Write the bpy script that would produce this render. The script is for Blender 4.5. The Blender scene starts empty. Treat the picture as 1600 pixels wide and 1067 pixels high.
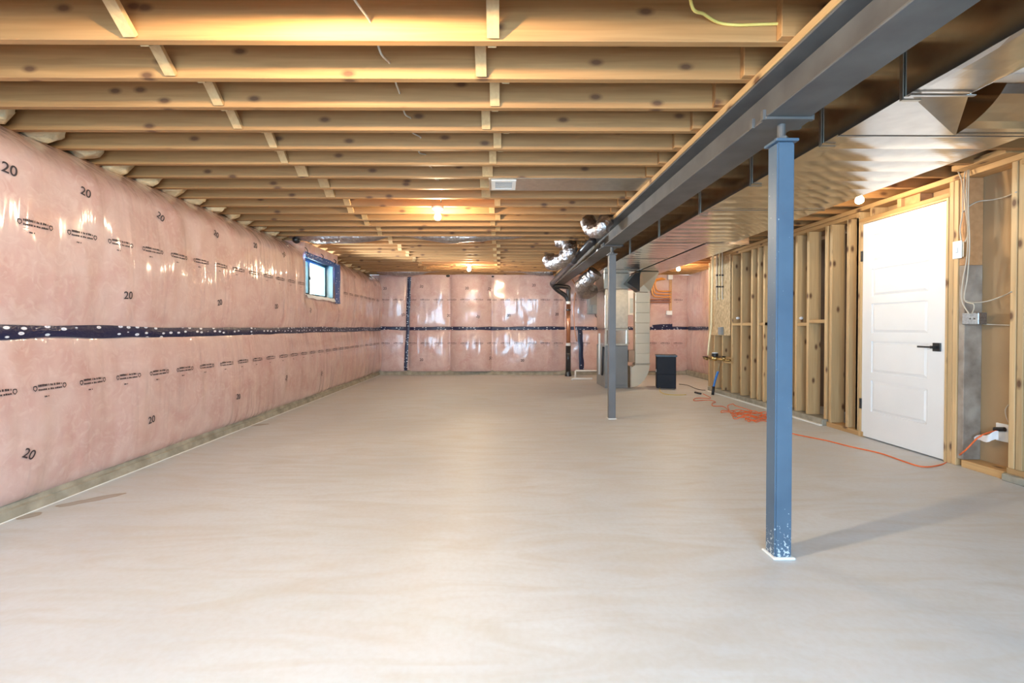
import bpy, bmesh, math, random
from mathutils import Vector, Matrix, noise
random.seed(7)
scene = bpy.context.scene
C = scene.collection

# ------------------------------------------------------------------ camera
F = 730.0                       # focal length in pixels of the 1600x1067 frame
CAMZ = 1.05
VPX, HOR = 782.0, 512.0         # where the long walls converge
PITCH = math.atan(9 / F)        # slightly down
YAW = math.atan(4 / F)          # slightly right
PPX, PPY = VPX + 4, HOR + 9
cam_d = bpy.data.cameras.new('camera')
cam = bpy.data.objects.new('camera', cam_d)
C.objects.link(cam)
cam.location = (0, 0, CAMZ)
cam.rotation_euler = (math.pi / 2 - PITCH, 0, -YAW)
cam_d.sensor_width = 36
cam_d.lens = F / 1600 * 36
cam_d.shift_x = (800 - PPX) / 1600
cam_d.shift_y = (PPY - 533.5) / 1600
cam_d.clip_start = 0.02
scene.camera = cam
_R = Matrix.Rotation(-YAW, 3, 'Z') @ Matrix.Rotation(math.pi / 2 - PITCH, 3, 'X')

def ray(px, py):
    return _R @ Vector(((px - PPX) / F, (PPY - py) / F, -1))
def atY(px, py, y):
    r = ray(px, py); t = y / r.y
    return Vector((r.x * t, y, CAMZ + r.z * t))
def atX(px, py, x):
    r = ray(px, py); t = x / r.x
    return Vector((x, r.y * t, CAMZ + r.z * t))
def atZ(px, py, z):
    r = ray(px, py); t = (z - CAMZ) / r.z
    return Vector((r.x * t, r.y * t, z))
def flo(px, py, z=0.0):
    return atZ(px, py, z)

# ------------------------------------------------------------------ world, daylight, exposure
w = bpy.data.worlds.new('daylight'); scene.world = w; w.use_nodes = True
bg = w.node_tree.nodes['Background']
bg.inputs[0].default_value = (0.74, 0.88, 1.0, 1); bg.inputs[1].default_value = 1.2
vs = scene.view_settings
vs.view_transform = 'Standard'; vs.look = 'None'; vs.gamma = 1.0; vs.use_curve_mapping = False
vs.exposure = 0.84
BULB = 900.0                    # bulb surface emission
BULB_COL = (1.0, 0.78, 0.50)
def area(name, loc, rot, sx, sy, power, col):
    l = bpy.data.lights.new(name, 'AREA'); l.shape = 'RECTANGLE'; l.size = sx; l.size_y = sy
    l.energy = power; l.color = col
    o = bpy.data.objects.new(name, l); C.objects.link(o); o.location = loc; o.rotation_euler = rot
    return o
# sky light entering through the patio window behind the camera and the window in the left wall
area('patio_daylight', (-0.3, -1.95, 1.12), (math.pi / 2, 0, 0), 3.6, 1.9, 225, (0.46, 0.74, 1.0))
area('window_daylight', (-3.75, 7.08, 1.4), (0, -math.pi / 2 - .4, 0), 1.0, 1.6, 1100, (0.80, 0.92, 1.0))

# ------------------------------------------------------------------ mesh helpers
class MB:
    def __init__(self):
        self.v = []; self.f = []
    def add(self, vs_, fs):
        o = len(self.v); self.v += [tuple(p) for p in vs_]; self.f += [tuple(i + o for i in q) for q in fs]; return self
    def box(self, x0, x1, y0, y1, z0, z1):
        v = [(x, y, z) for x in (x0, x1) for y in (y0, y1) for z in (z0, z1)]
        return self.add(v, [(0, 1, 3, 2), (4, 6, 7, 5), (0, 4, 5, 1), (2, 3, 7, 6), (0, 2, 6, 4), (1, 5, 7, 3)])
    def cyl(self, p0, p1, r, n=12, r2=None):
        p0, p1 = Vector(p0), Vector(p1); r2 = r if r2 is None else r2
        d = (p1 - p0).normalized(); a = d.orthogonal().normalized(); b = d.cross(a)
        v = []
        for p, rr in ((p0, r), (p1, r2)):
            for i in range(n):
                t = 2 * math.pi * i / n
                v.append(p + (a * math.cos(t) + b * math.sin(t)) * rr)
        f = [(i, (i + 1) % n, n + (i + 1) % n, n + i) for i in range(n)]
        f += [tuple(range(n - 1, -1, -1)), tuple(range(n, 2 * n))]
        return self.add(v, f)
    def tube(self, pts, r, n=8, smooth=4, rf=None):
        pts = [Vector(p) for p in pts]
        if smooth > 1 and len(pts) > 2: pts = catmull(pts, smooth)
        m = len(pts); v = []; a = None
        for i, p in enumerate(pts):
            d = (pts[min(i + 1, m - 1)] - pts[max(i - 1, 0)])
            d = d.normalized() if d.length > 1e-9 else Vector((0, 0, 1))
            a = d.orthogonal().normalized() if a is None else (a - d * a.dot(d)).normalized()
            b = d.cross(a)
            for k in range(n):
                t = 2 * math.pi * k / n
                rr = r * (rf(i / (m - 1), t) if rf else 1)
                v.append(p + (a * math.cos(t) + b * math.sin(t)) * rr)
        f = [(i * n + k, i * n + (k + 1) % n, (i + 1) * n + (k + 1) % n, (i + 1) * n + k) for i in range(m - 1) for k in range(n)]
        f += [tuple(range(n - 1, -1, -1)), tuple(range((m - 1) * n, m * n))]
        return self.add(v, f)
    def prism(self, poly, axis, a0, a1):
        n = len(poly); v = []
        for a in (a0, a1):
            for (p, q) in poly:
                v.append({'x': (a, p, q), 'y': (p, a, q), 'z': (p, q, a)}[axis])
        f = [(i, (i + 1) % n, n + (i + 1) % n, n + i) for i in range(n)] + [tuple(range(n - 1, -1, -1)), tuple(range(n, 2 * n))]
        return self.add(v, f)
    def lathe(self, c, prof, n=16):
        v = []; c = Vector(c)
        for (r, z) in prof:
            for i in range(n):
                t = 2 * math.pi * i / n
                v.append((c.x + r * math.cos(t), c.y + r * math.sin(t), c.z + z))
        m = len(prof)
        f = [(i * n + k, i * n + (k + 1) % n, (i + 1) * n + (k + 1) % n, (i + 1) * n + k) for i in range(m - 1) for k in range(n)]
        f += [tuple(range(n - 1, -1, -1)), tuple(range((m - 1) * n, m * n))]
        return self.add(v, f)
    def ball(self, c, rx, ry, rz, n=12, m=8):
        c = Vector(c); v = []
        for j in range(m + 1):
            ph = math.pi * j / m
            for i in range(n):
                t = 2 * math.pi * i / n
                v.append((c.x + rx * math.sin(ph) * math.cos(t), c.y + ry * math.sin(ph) * math.sin(t), c.z + rz * math.cos(ph)))
        return self.add(v, [(j * n + i, (j + 1) * n + i, (j + 1) * n + (i + 1) % n, j * n + (i + 1) % n) for j in range(m) for i in range(n)])
    def grid(self, fn, nu, nv, keep=None):
        v = [fn(i / nu, j / nv) for j in range(nv + 1) for i in range(nu + 1)]
        f = []
        for j in range(nv):
            for i in range(nu):
                if keep and not keep((i + .5) / nu, (j + .5) / nv): continue
                a = j * (nu + 1) + i
                f.append((a, a + 1, a + nu + 2, a + nu + 1))
        return self.add(v, f)

def catmull(p, s):
    out = []
    for i in range(len(p) - 1):
        a, b, c, d = p[max(i - 1, 0)], p[i], p[i + 1], p[min(i + 2, len(p) - 1)]
        for k in range(s):
            t = k / s
            out.append(0.5 * ((2 * b) + (c - a) * t + (2 * a - 5 * b + 4 * c - d) * t * t + (3 * b - a - 3 * c + d) * t ** 3))
    out.append(p[-1]); return out

def tag(o, label=None, cat=None, group=None, kind=None):
    if label: o['label'] = label
    if cat: o['category'] = cat
    if group: o['group'] = group
    if kind: o['kind'] = kind
    return o
def wloc(o):
    p = Vector((0, 0, 0))
    while o: p = p + o.location; o = o.parent
    return p
def empty(name, loc, label=None, cat=None, group=None, kind=None):
    o = bpy.data.objects.new(name, None); C.objects.link(o); o.location = loc; o.empty_display_size = .1
    return tag(o, label, cat, group, kind)
def mk(name, mb, mat, parent=None, label=None, cat=None, group=None, kind=None, smooth=False, bevel=0, seg=1, center=True, fixn=True):
    me = bpy.data.meshes.new(name)
    v = mb.v; c = Vector((0, 0, 0))
    if center:
        xs, ys, zs = zip(*v)
        c = Vector(((min(xs) + max(xs)) / 2, (min(ys) + max(ys)) / 2, (min(zs) + max(zs)) / 2))
        v = [(p[0] - c.x, p[1] - c.y, p[2] - c.z) for p in v]
    me.from_pydata(v, [], mb.f)
    if bevel or fixn:
        bm = bmesh.new(); bm.from_mesh(me)
        if fixn: bmesh.ops.recalc_face_normals(bm, faces=bm.faces)
        if bevel: bmesh.ops.bevel(bm, geom=list(bm.edges), offset=bevel, segments=seg, affect='EDGES', clamp_overlap=True)
        bm.to_mesh(me); bm.free()
    if smooth:
        for p in me.polygons: p.use_smooth = True
    me.materials.append(mat)
    o = bpy.data.objects.new(name, me); C.objects.link(o)
    if parent: o.parent = parent; o.location = c - wloc(parent)
    else: o.location = c
    return tag(o, label, cat, group, kind)
def dup(o, wpos, parent=None):
    """copy of a one-mesh piece, sharing its mesh, with its centre at wpos"""
    c = o.copy(); C.objects.link(c); c.parent = parent
    c.location = Vector(wpos) - (wloc(parent) if parent else Vector((0, 0, 0)))
    return c
def B(*a): return MB().box(*a)

# ------------------------------------------------------------------ materials
def nodes_of(name):
    m = bpy.data.materials.new(name); m.use_nodes = True
    nt = m.node_tree; return m, nt, nt.nodes['Principled BSDF']
def N(nt, t, **k):
    n = nt.nodes.new(t)
    for a, b in k.items():
        if a.startswith('i_'): n.inputs[a[2:].replace('_', ' ')].default_value = b
        else: setattr(n, a, b)
    return n
def coords(nt, scale=(1, 1, 1), rnd=True):
    tc = N(nt, 'ShaderNodeTexCoord'); src = tc.outputs['Object']
    if rnd:
        oi = N(nt, 'ShaderNodeObjectInfo'); mul = N(nt, 'ShaderNodeVectorMath', operation='SCALE')
        cb = N(nt, 'ShaderNodeCombineXYZ')
        for i in range(3): nt.links.new(oi.outputs['Random'], cb.inputs[i])
        nt.links.new(cb.outputs[0], mul.inputs[0]); mul.inputs['Scale'].default_value = 37.0
        ad = N(nt, 'ShaderNodeVectorMath', operation='ADD')
        nt.links.new(src, ad.inputs[0]); nt.links.new(mul.outputs[0], ad.inputs[1]); src = ad.outputs[0]
    mp = N(nt, 'ShaderNodeMapping'); mp.inputs['Scale'].default_value = scale
    nt.links.new(src, mp.inputs[0]); return mp.outputs[0]
def ramp(nt, src, stops):
    r = N(nt, 'ShaderNodeValToRGB'); e = r.color_ramp.elements
    while len(e) < len(stops): e.new(0.5)
    for el, (p, c) in zip(e, stops): el.position = p; el.color = (*c, 1) if len(c) == 3 else c
    nt.links.new(src, r.inputs[0]); return r.outputs[0]
def mixc(nt, fac, a, b, mode='MIX'):
    m = N(nt, 'ShaderNodeMix', data_type='RGBA', blend_type=mode)
    for s, i in ((fac, 0), (a, 6), (b, 7)):
        if hasattr(s, 'is_linked') or hasattr(s, 'links'): nt.links.new(s, m.inputs[i])
        elif i == 0: m.inputs[0].default_value = s
        else: m.inputs[i].default_value = (*s, 1)
    return m.outputs[2]
def bump(nt, bs, h, strength, dist=0.01, coat=False):
    b = N(nt, 'ShaderNodeBump'); b.inputs['Strength'].default_value = strength; b.inputs['Distance'].default_value = dist
    nt.links.new(h, b.inputs['Height']); nt.links.new(b.outputs[0], bs.inputs['Normal'])
    if coat: nt.links.new(b.outputs[0], bs.inputs['Coat Normal'])
    return b
def pm(name, c1, c2=None, scale=8, rough=.6, metal=0, bmp=0, coat=0, stretch=(1, 1, 1), detail=4, spec=.5, trans=0, bdist=.004):
    m, nt, bs = nodes_of(name)
    c2 = c2 or tuple(x * .85 for x in c1)
    co = coords(nt, stretch)
    n = N(nt, 'ShaderNodeTexNoise', i_Scale=scale, i_Detail=detail); nt.links.new(co, n.inputs['Vector'])
    nt.links.new(ramp(nt, n.outputs['Fac'], [(.3, c2), (.7, c1)]), bs.inputs['Base Color'])
    bs.inputs['Roughness'].default_value = rough; bs.inputs['Metallic'].default_value = metal
    bs.inputs['Coat Weight'].default_value = coat; bs.inputs['Specular IOR Level'].default_value = spec
    bs.inputs['Transmission Weight'].default_value = trans
    if bmp: bump(nt, bs, n.outputs['Fac'], bmp, bdist)
    return m
def wood(name, axis, c1, c2, knot=(.12, .05, .02), rough=.62, knots=True):
    m, nt, bs = nodes_of(name)
    along = [22.0, 22.0, 22.0]; along['xyz'.index(axis)] = 0.9
    co = coords(nt, tuple(along))
    n = N(nt, 'ShaderNodeTexNoise', i_Scale=2.2, i_Detail=5, i_Distortion=.6); nt.links.new(co, n.inputs['Vector'])
    col = ramp(nt, n.outputs['Fac'], [(.28, c2), (.72, c1)])
    big = [2.0, 2.0, 2.0]; big['xyz'.index(axis)] = .8
    n2 = N(nt, 'ShaderNodeTexNoise', i_Scale=1.0, i_Detail=2); nt.links.new(coords(nt, tuple(big)), n2.inputs['Vector'])
    col = mixc(nt, ramp(nt, n2.outputs['Fac'], [(.35, (.0,) * 3), (.75, (.45,) * 3)]), col, tuple(x * .72 for x in c2))
    if knots:
        sp = N(nt, 'ShaderNodeSeparateXYZ'); nt.links.new(coords(nt), sp.inputs[0])
        ia = 'xyz'.index(axis); ot = [i for i in range(3) if i != ia]
        sm = N(nt, 'ShaderNodeMath', operation='ADD'); nt.links.new(sp.outputs[ot[0]], sm.inputs[0]); nt.links.new(sp.outputs[ot[1]], sm.inputs[1])
        cb = N(nt, 'ShaderNodeCombineXYZ'); nt.links.new(sp.outputs[ia], cb.inputs[0]); nt.links.new(sm.outputs[0], cb.inputs[1])
        mp = N(nt, 'ShaderNodeMapping'); mp.inputs['Scale'].default_value = (2.6, 5.2, 1); nt.links.new(cb.outputs[0], mp.inputs[0])
        vr = N(nt, 'ShaderNodeTexVoronoi', voronoi_dimensions='2D', i_Scale=1.0, i_Randomness=1.0); nt.links.new(mp.outputs[0], vr.inputs['Vector'])
        fac = ramp(nt, vr.outputs['Distance'], [(.045, (.95,) * 3), (.07, (.55,) * 3), (.12, (.0,) * 3)])
        col = mixc(nt, fac, col, knot)
    oi = N(nt, 'ShaderNodeObjectInfo')
    hv = N(nt, 'ShaderNodeHueSaturation'); nt.links.new(col, hv.inputs['Color'])
    mr = N(nt, 'ShaderNodeMapRange'); mr.inputs[3].default_value = .9; mr.inputs[4].default_value = 1.1
    nt.links.new(oi.outputs['Random'], mr.inputs[0]); nt.links.new(mr.outputs[0], hv.inputs['Value'])
    nt.links.new(hv.outputs[0], bs.inputs['Base Color'])
    bs.inputs['Roughness'].default_value = rough
    bump(nt, bs, n.outputs['Fac'], .12, .003)
    return m
M = {}
def emit(name, col, s):
    m, nt, bs = nodes_of(name)
    bs.inputs['Base Color'].default_value = (*col, 1); bs.inputs['Emission Color'].default_value = (*col, 1)
    bs.inputs['Emission Strength'].default_value = s; return m

M['joist'] = wood('spruce_joist', 'x', (.45, .235, .088), (.325, .158, .054))
M['wood_y'] = wood('spruce_plate', 'y', (.60, .38, .17), (.47, .275, .115))
M['wood_z'] = wood('spruce_stud', 'z', (.66, .455, .235), (.53, .34, .16))
M['strut'] = wood('bridging_wood', 'z', (.58, .38, .18), (.48, .29, .13), knots=False)
M['osb_floor'] = pm('subfloor_osb', (.48, .29, .13), (.35, .2, .08), 30, .8)
M['osb'] = pm('osb_board', (.66, .48, .28), (.36, .24, .12), 38, .8, bmp=.3, detail=2, stretch=(1, 1, .6))
M['steel'] = pm('grey_painted_steel', (.115, .11, .105), (.075, .07, .068), 6, .5, 0, bmp=.05)
M['column'] = pm('daylight_tinted_grey_paint', (.095, .15, .215), (.075, .12, .18), 5, .38, .15)  # blue of the daylight from behind the camera mixed into grey paint
def chipped(m):
    nt = m.node_tree; bs = nt.nodes['Principled BSDF']; base = bs.inputs['Base Color'].links[0].from_socket
    tc = N(nt, 'ShaderNodeTexCoord'); sp = N(nt, 'ShaderNodeSeparateXYZ'); nt.links.new(tc.outputs['Object'], sp.inputs[0])
    n = N(nt, 'ShaderNodeTexNoise', i_Scale=75, i_Detail=3); nt.links.new(tc.outputs['Object'], n.inputs['Vector'])
    mr = N(nt, 'ShaderNodeMapRange'); mr.inputs[1].default_value = -.945; mr.inputs[2].default_value = -.72
    mr.inputs[3].default_value = .20; mr.inputs[4].default_value = -.02
    nt.links.new(sp.outputs[2], mr.inputs[0])
    ad = N(nt, 'ShaderNodeMath', operation='ADD'); nt.links.new(n.outputs['Fac'], ad.inputs[0]); nt.links.new(mr.outputs[0], ad.inputs[1])
    nt.links.new(mixc(nt, ramp(nt, ad.outputs[0], [(.70, (0,) * 3), (.74, (.8,) * 3)]), base, (.62, .68, .70)), bs.inputs['Base Color'])
chipped(M['column'])
M['column_grey'] = pm('grey_column_paint', (.17, .17, .175), (.14, .14, .145), 5, .38, .1)
M['galv'] = pm('galvanised_sheet', (.80, .79, .77), (.68, .67, .66), 14, .17, 1, bmp=.03, bdist=.002)
M['galv_dull'] = pm('galvanised_dull', (.66, .61, .52), (.55, .51, .43), 20, .32, 1, bmp=.04)
M['boxmetal'] = pm('zinc_box', (.36, .37, .38), (.22, .23, .24), 60, .4, .8)
M['galv_warm'] = pm('galvanised_warm', (.72, .66, .53), (.68, .62, .50), 3, .42, .85)
M['foil'] = pm('crumpled_foil', (.55, .53, .53), (.36, .34, .36), 26, .28, 1, bmp=.9, bdist=.02)
M['concrete_dark'] = pm('curb_concrete', (.42, .38, .30), (.24, .22, .17), 9, .85, bmp=.5, bdist=.01)
M['concrete_grey'] = pm('stained_board', (.42, .36, .30), (.2, .155, .12), 7, .85, bmp=.2)
M['black'] = pm('black_plastic', (.016, .016, .018), (.01, .01, .011), 8, .35)
M['abs'] = pm('black_abs_pipe', (.03, .028, .03), (.02, .018, .02), 8, .3)
M['white'] = pm('white_plastic', (.82, .82, .80), (.76, .76, .75), 5, .4)
M['porcelain'] = pm('white_porcelain', (.8, .78, .74), (.75, .73, .7), 5, .25)
M['bulb'] = emit('lit_bulb', BULB_COL, BULB)
M['bulb_near'] = emit('lit_bulb_brighter', BULB_COL, BULB * 2.1)
M['bulb_door'] = emit('lit_bulb_softer', BULB_COL, BULB * .36)
M['door'] = pm('door_white_paint', (.80, .80, .80), (.77, .77, .77), 4, .38)
M['drywall'] = pm('drywall_paper', (.42, .29, .165), (.37, .255, .145), 3, .9, spec=.1)
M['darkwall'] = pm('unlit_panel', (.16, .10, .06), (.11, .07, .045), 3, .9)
M['orange'] = pm('orange_cord_jacket', (.80, .17, .05), (.70, .13, .03), 9, .45)
M['pex'] = pm('orange_pipe', (.80, .34, .06), (.72, .28, .05), 9, .35)
M['copper'] = pm('copper_pipe', (.72, .38, .24), (.62, .3, .18), 9, .3, .9)
M['cable'] = pm('white_cable_jacket', (.55, .50, .41), (.48, .43, .35), 9, .5)
M['ycable'] = pm('yellow_cable_jacket', (.78, .62, .18), (.7, .54, .14), 9, .45)
M['beige'] = pm('beige_pipe', (.82, .72, .46), (.74, .63, .38), 9, .4)
M['brass'] = pm('brass_fitting', (.62, .45, .2), (.4, .28, .12), 12, .3, 1)
M['nipple'] = pm('tarnished_brass', (.30, .2, .09), (.2, .13, .06), 12, .5, .4)
M['blue'] = pm('blue_pipe', (.05, .22, .62), (.04, .18, .52), 9, .35)
M['navy'] = pm('charcoal_blue_metal', (.022, .025, .034), (.018, .02, .028), 5, .6, spec=.2)
M['furnace'] = pm('furnace_enamel', (.23, .235, .235), (.2, .2, .2), 5, .4, .3)
M['panelgrey'] = pm('panel_grey_enamel', (.30, .32, .33), (.26, .28, .29), 5, .4, .2)
M['brown'] = pm('brown_filter_box', (.42, .27, .18), (.36, .22, .14), 5, .6)
M['vinyl'] = pm('window_vinyl', (.018, .052, .066), (.015, .045, .058), 5, .35)  # teal cast of the daylight put into the vinyl colour
M['frost'] = pm('pale_glazing', (.62, .72, .76), (.55, .66, .70), 4, .2)
M['fibre'] = pm('rim_fibre', (.70, .55, .34), (.52, .42, .25), 16, .9, bmp=.8, bdist=.02)
M['ink'] = pm('black_ink', (.05, .035, .04), (.03, .02, .025), 9, .6)
M['caulk'] = pm('white_caulk', (.85, .85, .82), (.78, .78, .75), 9, .7)
M['paper'] = pm('white_paper', (.85, .84, .86), (.8, .8, .82), 9, .6)
M['endgrain'] = pm('end_grain', (.58, .33, .16), (.46, .25, .11), 22, .7)

def floor_mat():
    m, nt, bs = nodes_of('power_trowelled_concrete')
    co = coords(nt, (1, 1, 1), False)
    n1 = N(nt, 'ShaderNodeTexNoise', i_Scale=.9, i_Detail=7, i_Roughness=.6); nt.links.new(co, n1.inputs['Vector'])
    st = N(nt, 'ShaderNodeMapping'); st.inputs['Scale'].default_value = (.8, 3.2, 1); nt.links.new(co, st.inputs[0])
    n2 = N(nt, 'ShaderNodeTexNoise', i_Scale=1.6, i_Detail=8, i_Distortion=2.2); nt.links.new(st.outputs[0], n2.inputs['Vector'])
    n3 = N(nt, 'ShaderNodeTexNoise', i_Scale=40, i_Detail=4); nt.links.new(co, n3.inputs['Vector'])
    col = ramp(nt, n1.outputs['Fac'], [(.3, (.55, .575, .60)), (.7, (.665, .695, .725))])
    col = mixc(nt, ramp(nt, n2.outputs['Fac'], [(.42, (0,) * 3), (.7, (.8,) * 3)]), col, (.555, .545, .52))
    col = mixc(nt, ramp(nt, n3.outputs['Fac'], [(.35, (.12,) * 3), (.6, (0,) * 3)]), col, (.44, .39, .33))
    # old water stains with a shape of their own
    sx = N(nt, 'ShaderNodeSeparateXYZ'); nt.links.new(co, sx.inputs[0])
    def mt(op, a, b=None):
        k = N(nt, 'ShaderNodeMath', operation=op)
        for i, s in enumerate((a, b)):
            if s is None: continue
            if isinstance(s, (int, float)): k.inputs[i].default_value = s
            else: nt.links.new(s, k.inputs[i])
        return k.outputs[0]
    nz = N(nt, 'ShaderNodeTexNoise', i_Scale=7, i_Detail=4); nt.links.new(co, nz.inputs['Vector'])
    for (p0, p1, wid) in STAINS:
        cx, cy = (p0.x + p1.x) / 2, (p0.y + p1.y) / 2; d = p1 - p0; L = d.length / 2; a = math.atan2(d.y, d.x)
        dx = mt('SUBTRACT', sx.outputs[0], cx); dy = mt('SUBTRACT', sx.outputs[1], cy)
        u = mt('ADD', mt('MULTIPLY', dx, math.cos(a) / L), mt('MULTIPLY', dy, math.sin(a) / L))
        v = mt('ADD', mt('MULTIPLY', dx, -math.sin(a) / wid), mt('MULTIPLY', dy, math.cos(a) / wid))
        e = mt('ADD', mt('MULTIPLY', u, u), mt('MULTIPLY', v, v))
        e = mt('ADD', e, mt('MULTIPLY', mt('SUBTRACT', nz.outputs['Fac'], .5), 2.6))
        col = mixc(nt, ramp(nt, e, [(.35, (.55,) * 3), (.8, (.75,) * 3), (.95, (0,) * 3)]), col, (.30, .21, .13))
    nt.links.new(col, bs.inputs['Base Color'])
    bs.inputs['Roughness'].default_value = .46; bs.inputs['Specular IOR Level'].default_value = .4
    nt.links.new(ramp(nt, n1.outputs['Fac'], [(.3, (.40,) * 3), (.7, (.56,) * 3)]), bs.inputs['Roughness'])
    bump(nt, bs, n3.outputs['Fac'], .05, .003)
    return m
STAINS = [(flo(85, 792), flo(195, 771), .045), (flo(372, 667), flo(420, 662), .05), (flo(20, 812), flo(70, 800), .05)]

def poly_mat(name, along):
    """pink glass-fibre behind clear wrinkled polyethylene; along = axis of the wall's length"""
    m, nt, bs = nodes_of(name)
    co = coords(nt, (1, 1, 1), False)
    n1 = N(nt, 'ShaderNodeTexNoise', i_Scale=3.2, i_Detail=6, i_Distortion=1.0); nt.links.new(co, n1.inputs['Vector'])
    n2 = N(nt, 'ShaderNodeTexNoise', i_Scale=11, i_Detail=5, i_Distortion=2.0); nt.links.new(co, n2.inputs['Vector'])
    col = ramp(nt, n1.outputs['Fac'], [(.3, (.53, .32, .285)), (.7, (.63, .46, .42))])
    col = mixc(nt, ramp(nt, n2.outputs['Fac'], [(.5, (0,) * 3), (.72, (.5,) * 3)]), col, (.68, .52, .48))
    nt.links.new(col, bs.inputs['Base Color'])
    bs.inputs['Roughness'].default_value = .5
    bs.inputs['Coat Weight'].default_value = 1.0; bs.inputs['Coat Roughness'].default_value = .11; bs.inputs['Coat IOR'].default_value = 1.5
    mp = N(nt, 'ShaderNodeMapping'); mp.inputs['Scale'].default_value = (1, 1, .09)
    mp.inputs['Rotation'].default_value = (math.radians(6), 0, 0) if along == 'y' else (0, math.radians(6), 0)
    nt.links.new(co, mp.inputs[0])
    w1 = N(nt, 'ShaderNodeTexNoise', i_Scale=8, i_Detail=1.5, i_Distortion=.25); nt.links.new(mp.outputs[0], w1.inputs['Vector'])
    w2 = N(nt, 'ShaderNodeTexNoise', i_Scale=21, i_Detail=1, i_Distortion=.3); nt.links.new(mp.outputs[0], w2.inputs['Vector'])
    msk = N(nt, 'ShaderNodeTexNoise', i_Scale=1.7, i_Detail=1); nt.links.new(co, msk.inputs['Vector'])
    mk_ = ramp(nt, msk.outputs['Fac'], [(.38, (.15,) * 3), (.62, (1,) * 3)])
    a1 = N(nt, 'ShaderNodeMath', operation='MULTIPLY_ADD'); a1.inputs[1].default_value = .34
    nt.links.new(w2.outputs['Fac'], a1.inputs[0]); nt.links.new(w1.outputs['Fac'], a1.inputs[2])
    a2 = N(nt, 'ShaderNodeMath', operation='MULTIPLY'); nt.links.new(a1.outputs[0], a2.inputs[0]); nt.links.new(mk_, a2.inputs[1])
    bump(nt, bs, n2.outputs['Fac'], .1, .02)
    cbp = N(nt, 'ShaderNodeBump'); cbp.inputs['Strength'].default_value = 1; cbp.inputs['Distance'].default_value = .028
    nt.links.new(a2.outputs[0], cbp.inputs['Height']); nt.links.new(cbp.outputs[0], bs.inputs['Coat Normal'])
    return m
M['poly_y'] = poly_mat('poly_over_pink_batts_long', 'y')
M['poly_x'] = poly_mat('poly_over_pink_batts_cross', 'x')

def tape_mat(name='navy_sheathing_tape', base=(.012, .014, .05)):
    m, nt, bs = nodes_of(name)
    co = coords(nt, (12, 12, 24), False)
    v = N(nt, 'ShaderNodeTexVoronoi', i_Scale=1.0, i_Randomness=.45); nt.links.new(co, v.inputs['Vector'])
    col = ramp(nt, v.outputs['Distance'], [(.0, (.25, .27, .4)), (.10, (.7, .72, .8)), (.2, (.7, .72, .8)), (.24, base)])
    nt.links.new(col, bs.inputs['Base Color']); bs.inputs['Roughness'].default_value = .3
    n = N(nt, 'ShaderNodeTexNoise', i_Scale=3.0); nt.links.new(co, n.inputs['Vector']); bump(nt, bs, n.outputs['Fac'], .4, .01)
    return m
M['tape'] = tape_mat()
M['tape_daylit'] = tape_mat('daylit_sheathing_tape', (.015, .09, .34))  # navy tape again, window daylight put into its colour as brighter blue
def glass_mat():
    m, nt, bs = nodes_of('window_glass')
    tr = N(nt, 'ShaderNodeBsdfTransparent'); gl = N(nt, 'ShaderNodeBsdfGlossy'); gl.inputs['Roughness'].default_value = .02
    mx = N(nt, 'ShaderNodeMixShader'); mx.inputs[0].default_value = .07
    nt.links.new(tr.outputs[0], mx.inputs[1]); nt.links.new(gl.outputs[0], mx.inputs[2])
    nt.links.new(mx.outputs[0], nt.nodes['Material Output'].inputs['Surface'])
    return m
M['glass'] = glass_mat()

# ------------------------------------------------------------------ dimensions
ZJ = 2.222                       # underside of the joists
JH = .235
YF = 10.42                       # far wall
XL = -2.70                       # left wall at the curb
XR = 3.48                        # face of the stud wall
YB = -1.7                        # back wall
BX0, BX1, BZ = 1.185, 1.382, 1.99  # steel beam
JY0, JS = 1.962, .29

def nz(x, y, z, s): return noise.noise(Vector((x * s, y * s, z * s)))

# ------------------------------------------------------------------ floor, ceiling, joists
fl = mk('floor', B(-3.1, 4.6, YB - .3, YF + .35, -.12, 0), floor_mat(), kind='structure', center=False)
ceil = mk('ceiling', B(-3.1, 4.6, YB - .3, YF + .35, ZJ + JH, ZJ + JH + .02), M['osb_floor'], kind='structure')
kmin, kmax = -11, 29
jl = mk('joist', B(-2.96, 1.37, -.019, .019, ZJ, ZJ + JH), M['joist'], ceil, bevel=.003)
jr = mk('joist', B(1.13, 4.45, -.019, .019, ZJ, ZJ + JH), M['joist'], ceil, bevel=.003)
first = True
for k in range(kmin, kmax + 1):
    y = JY0 + JS * k - .019
    pl = Vector((-.795, y, ZJ + JH / 2)); pr = Vector((2.79, y - .039, ZJ + JH / 2))
    if first:
        jl.location = pl - wloc(ceil); jr.location = pr - wloc(ceil); first = False
    else:
        dup(jl, pl, ceil); dup(jr, pr, ceil)
mk('rim_joist', B(-3.0, -2.96, YB, YF + .2, ZJ, ZJ + JH), M['wood_y'], ceil)
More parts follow.
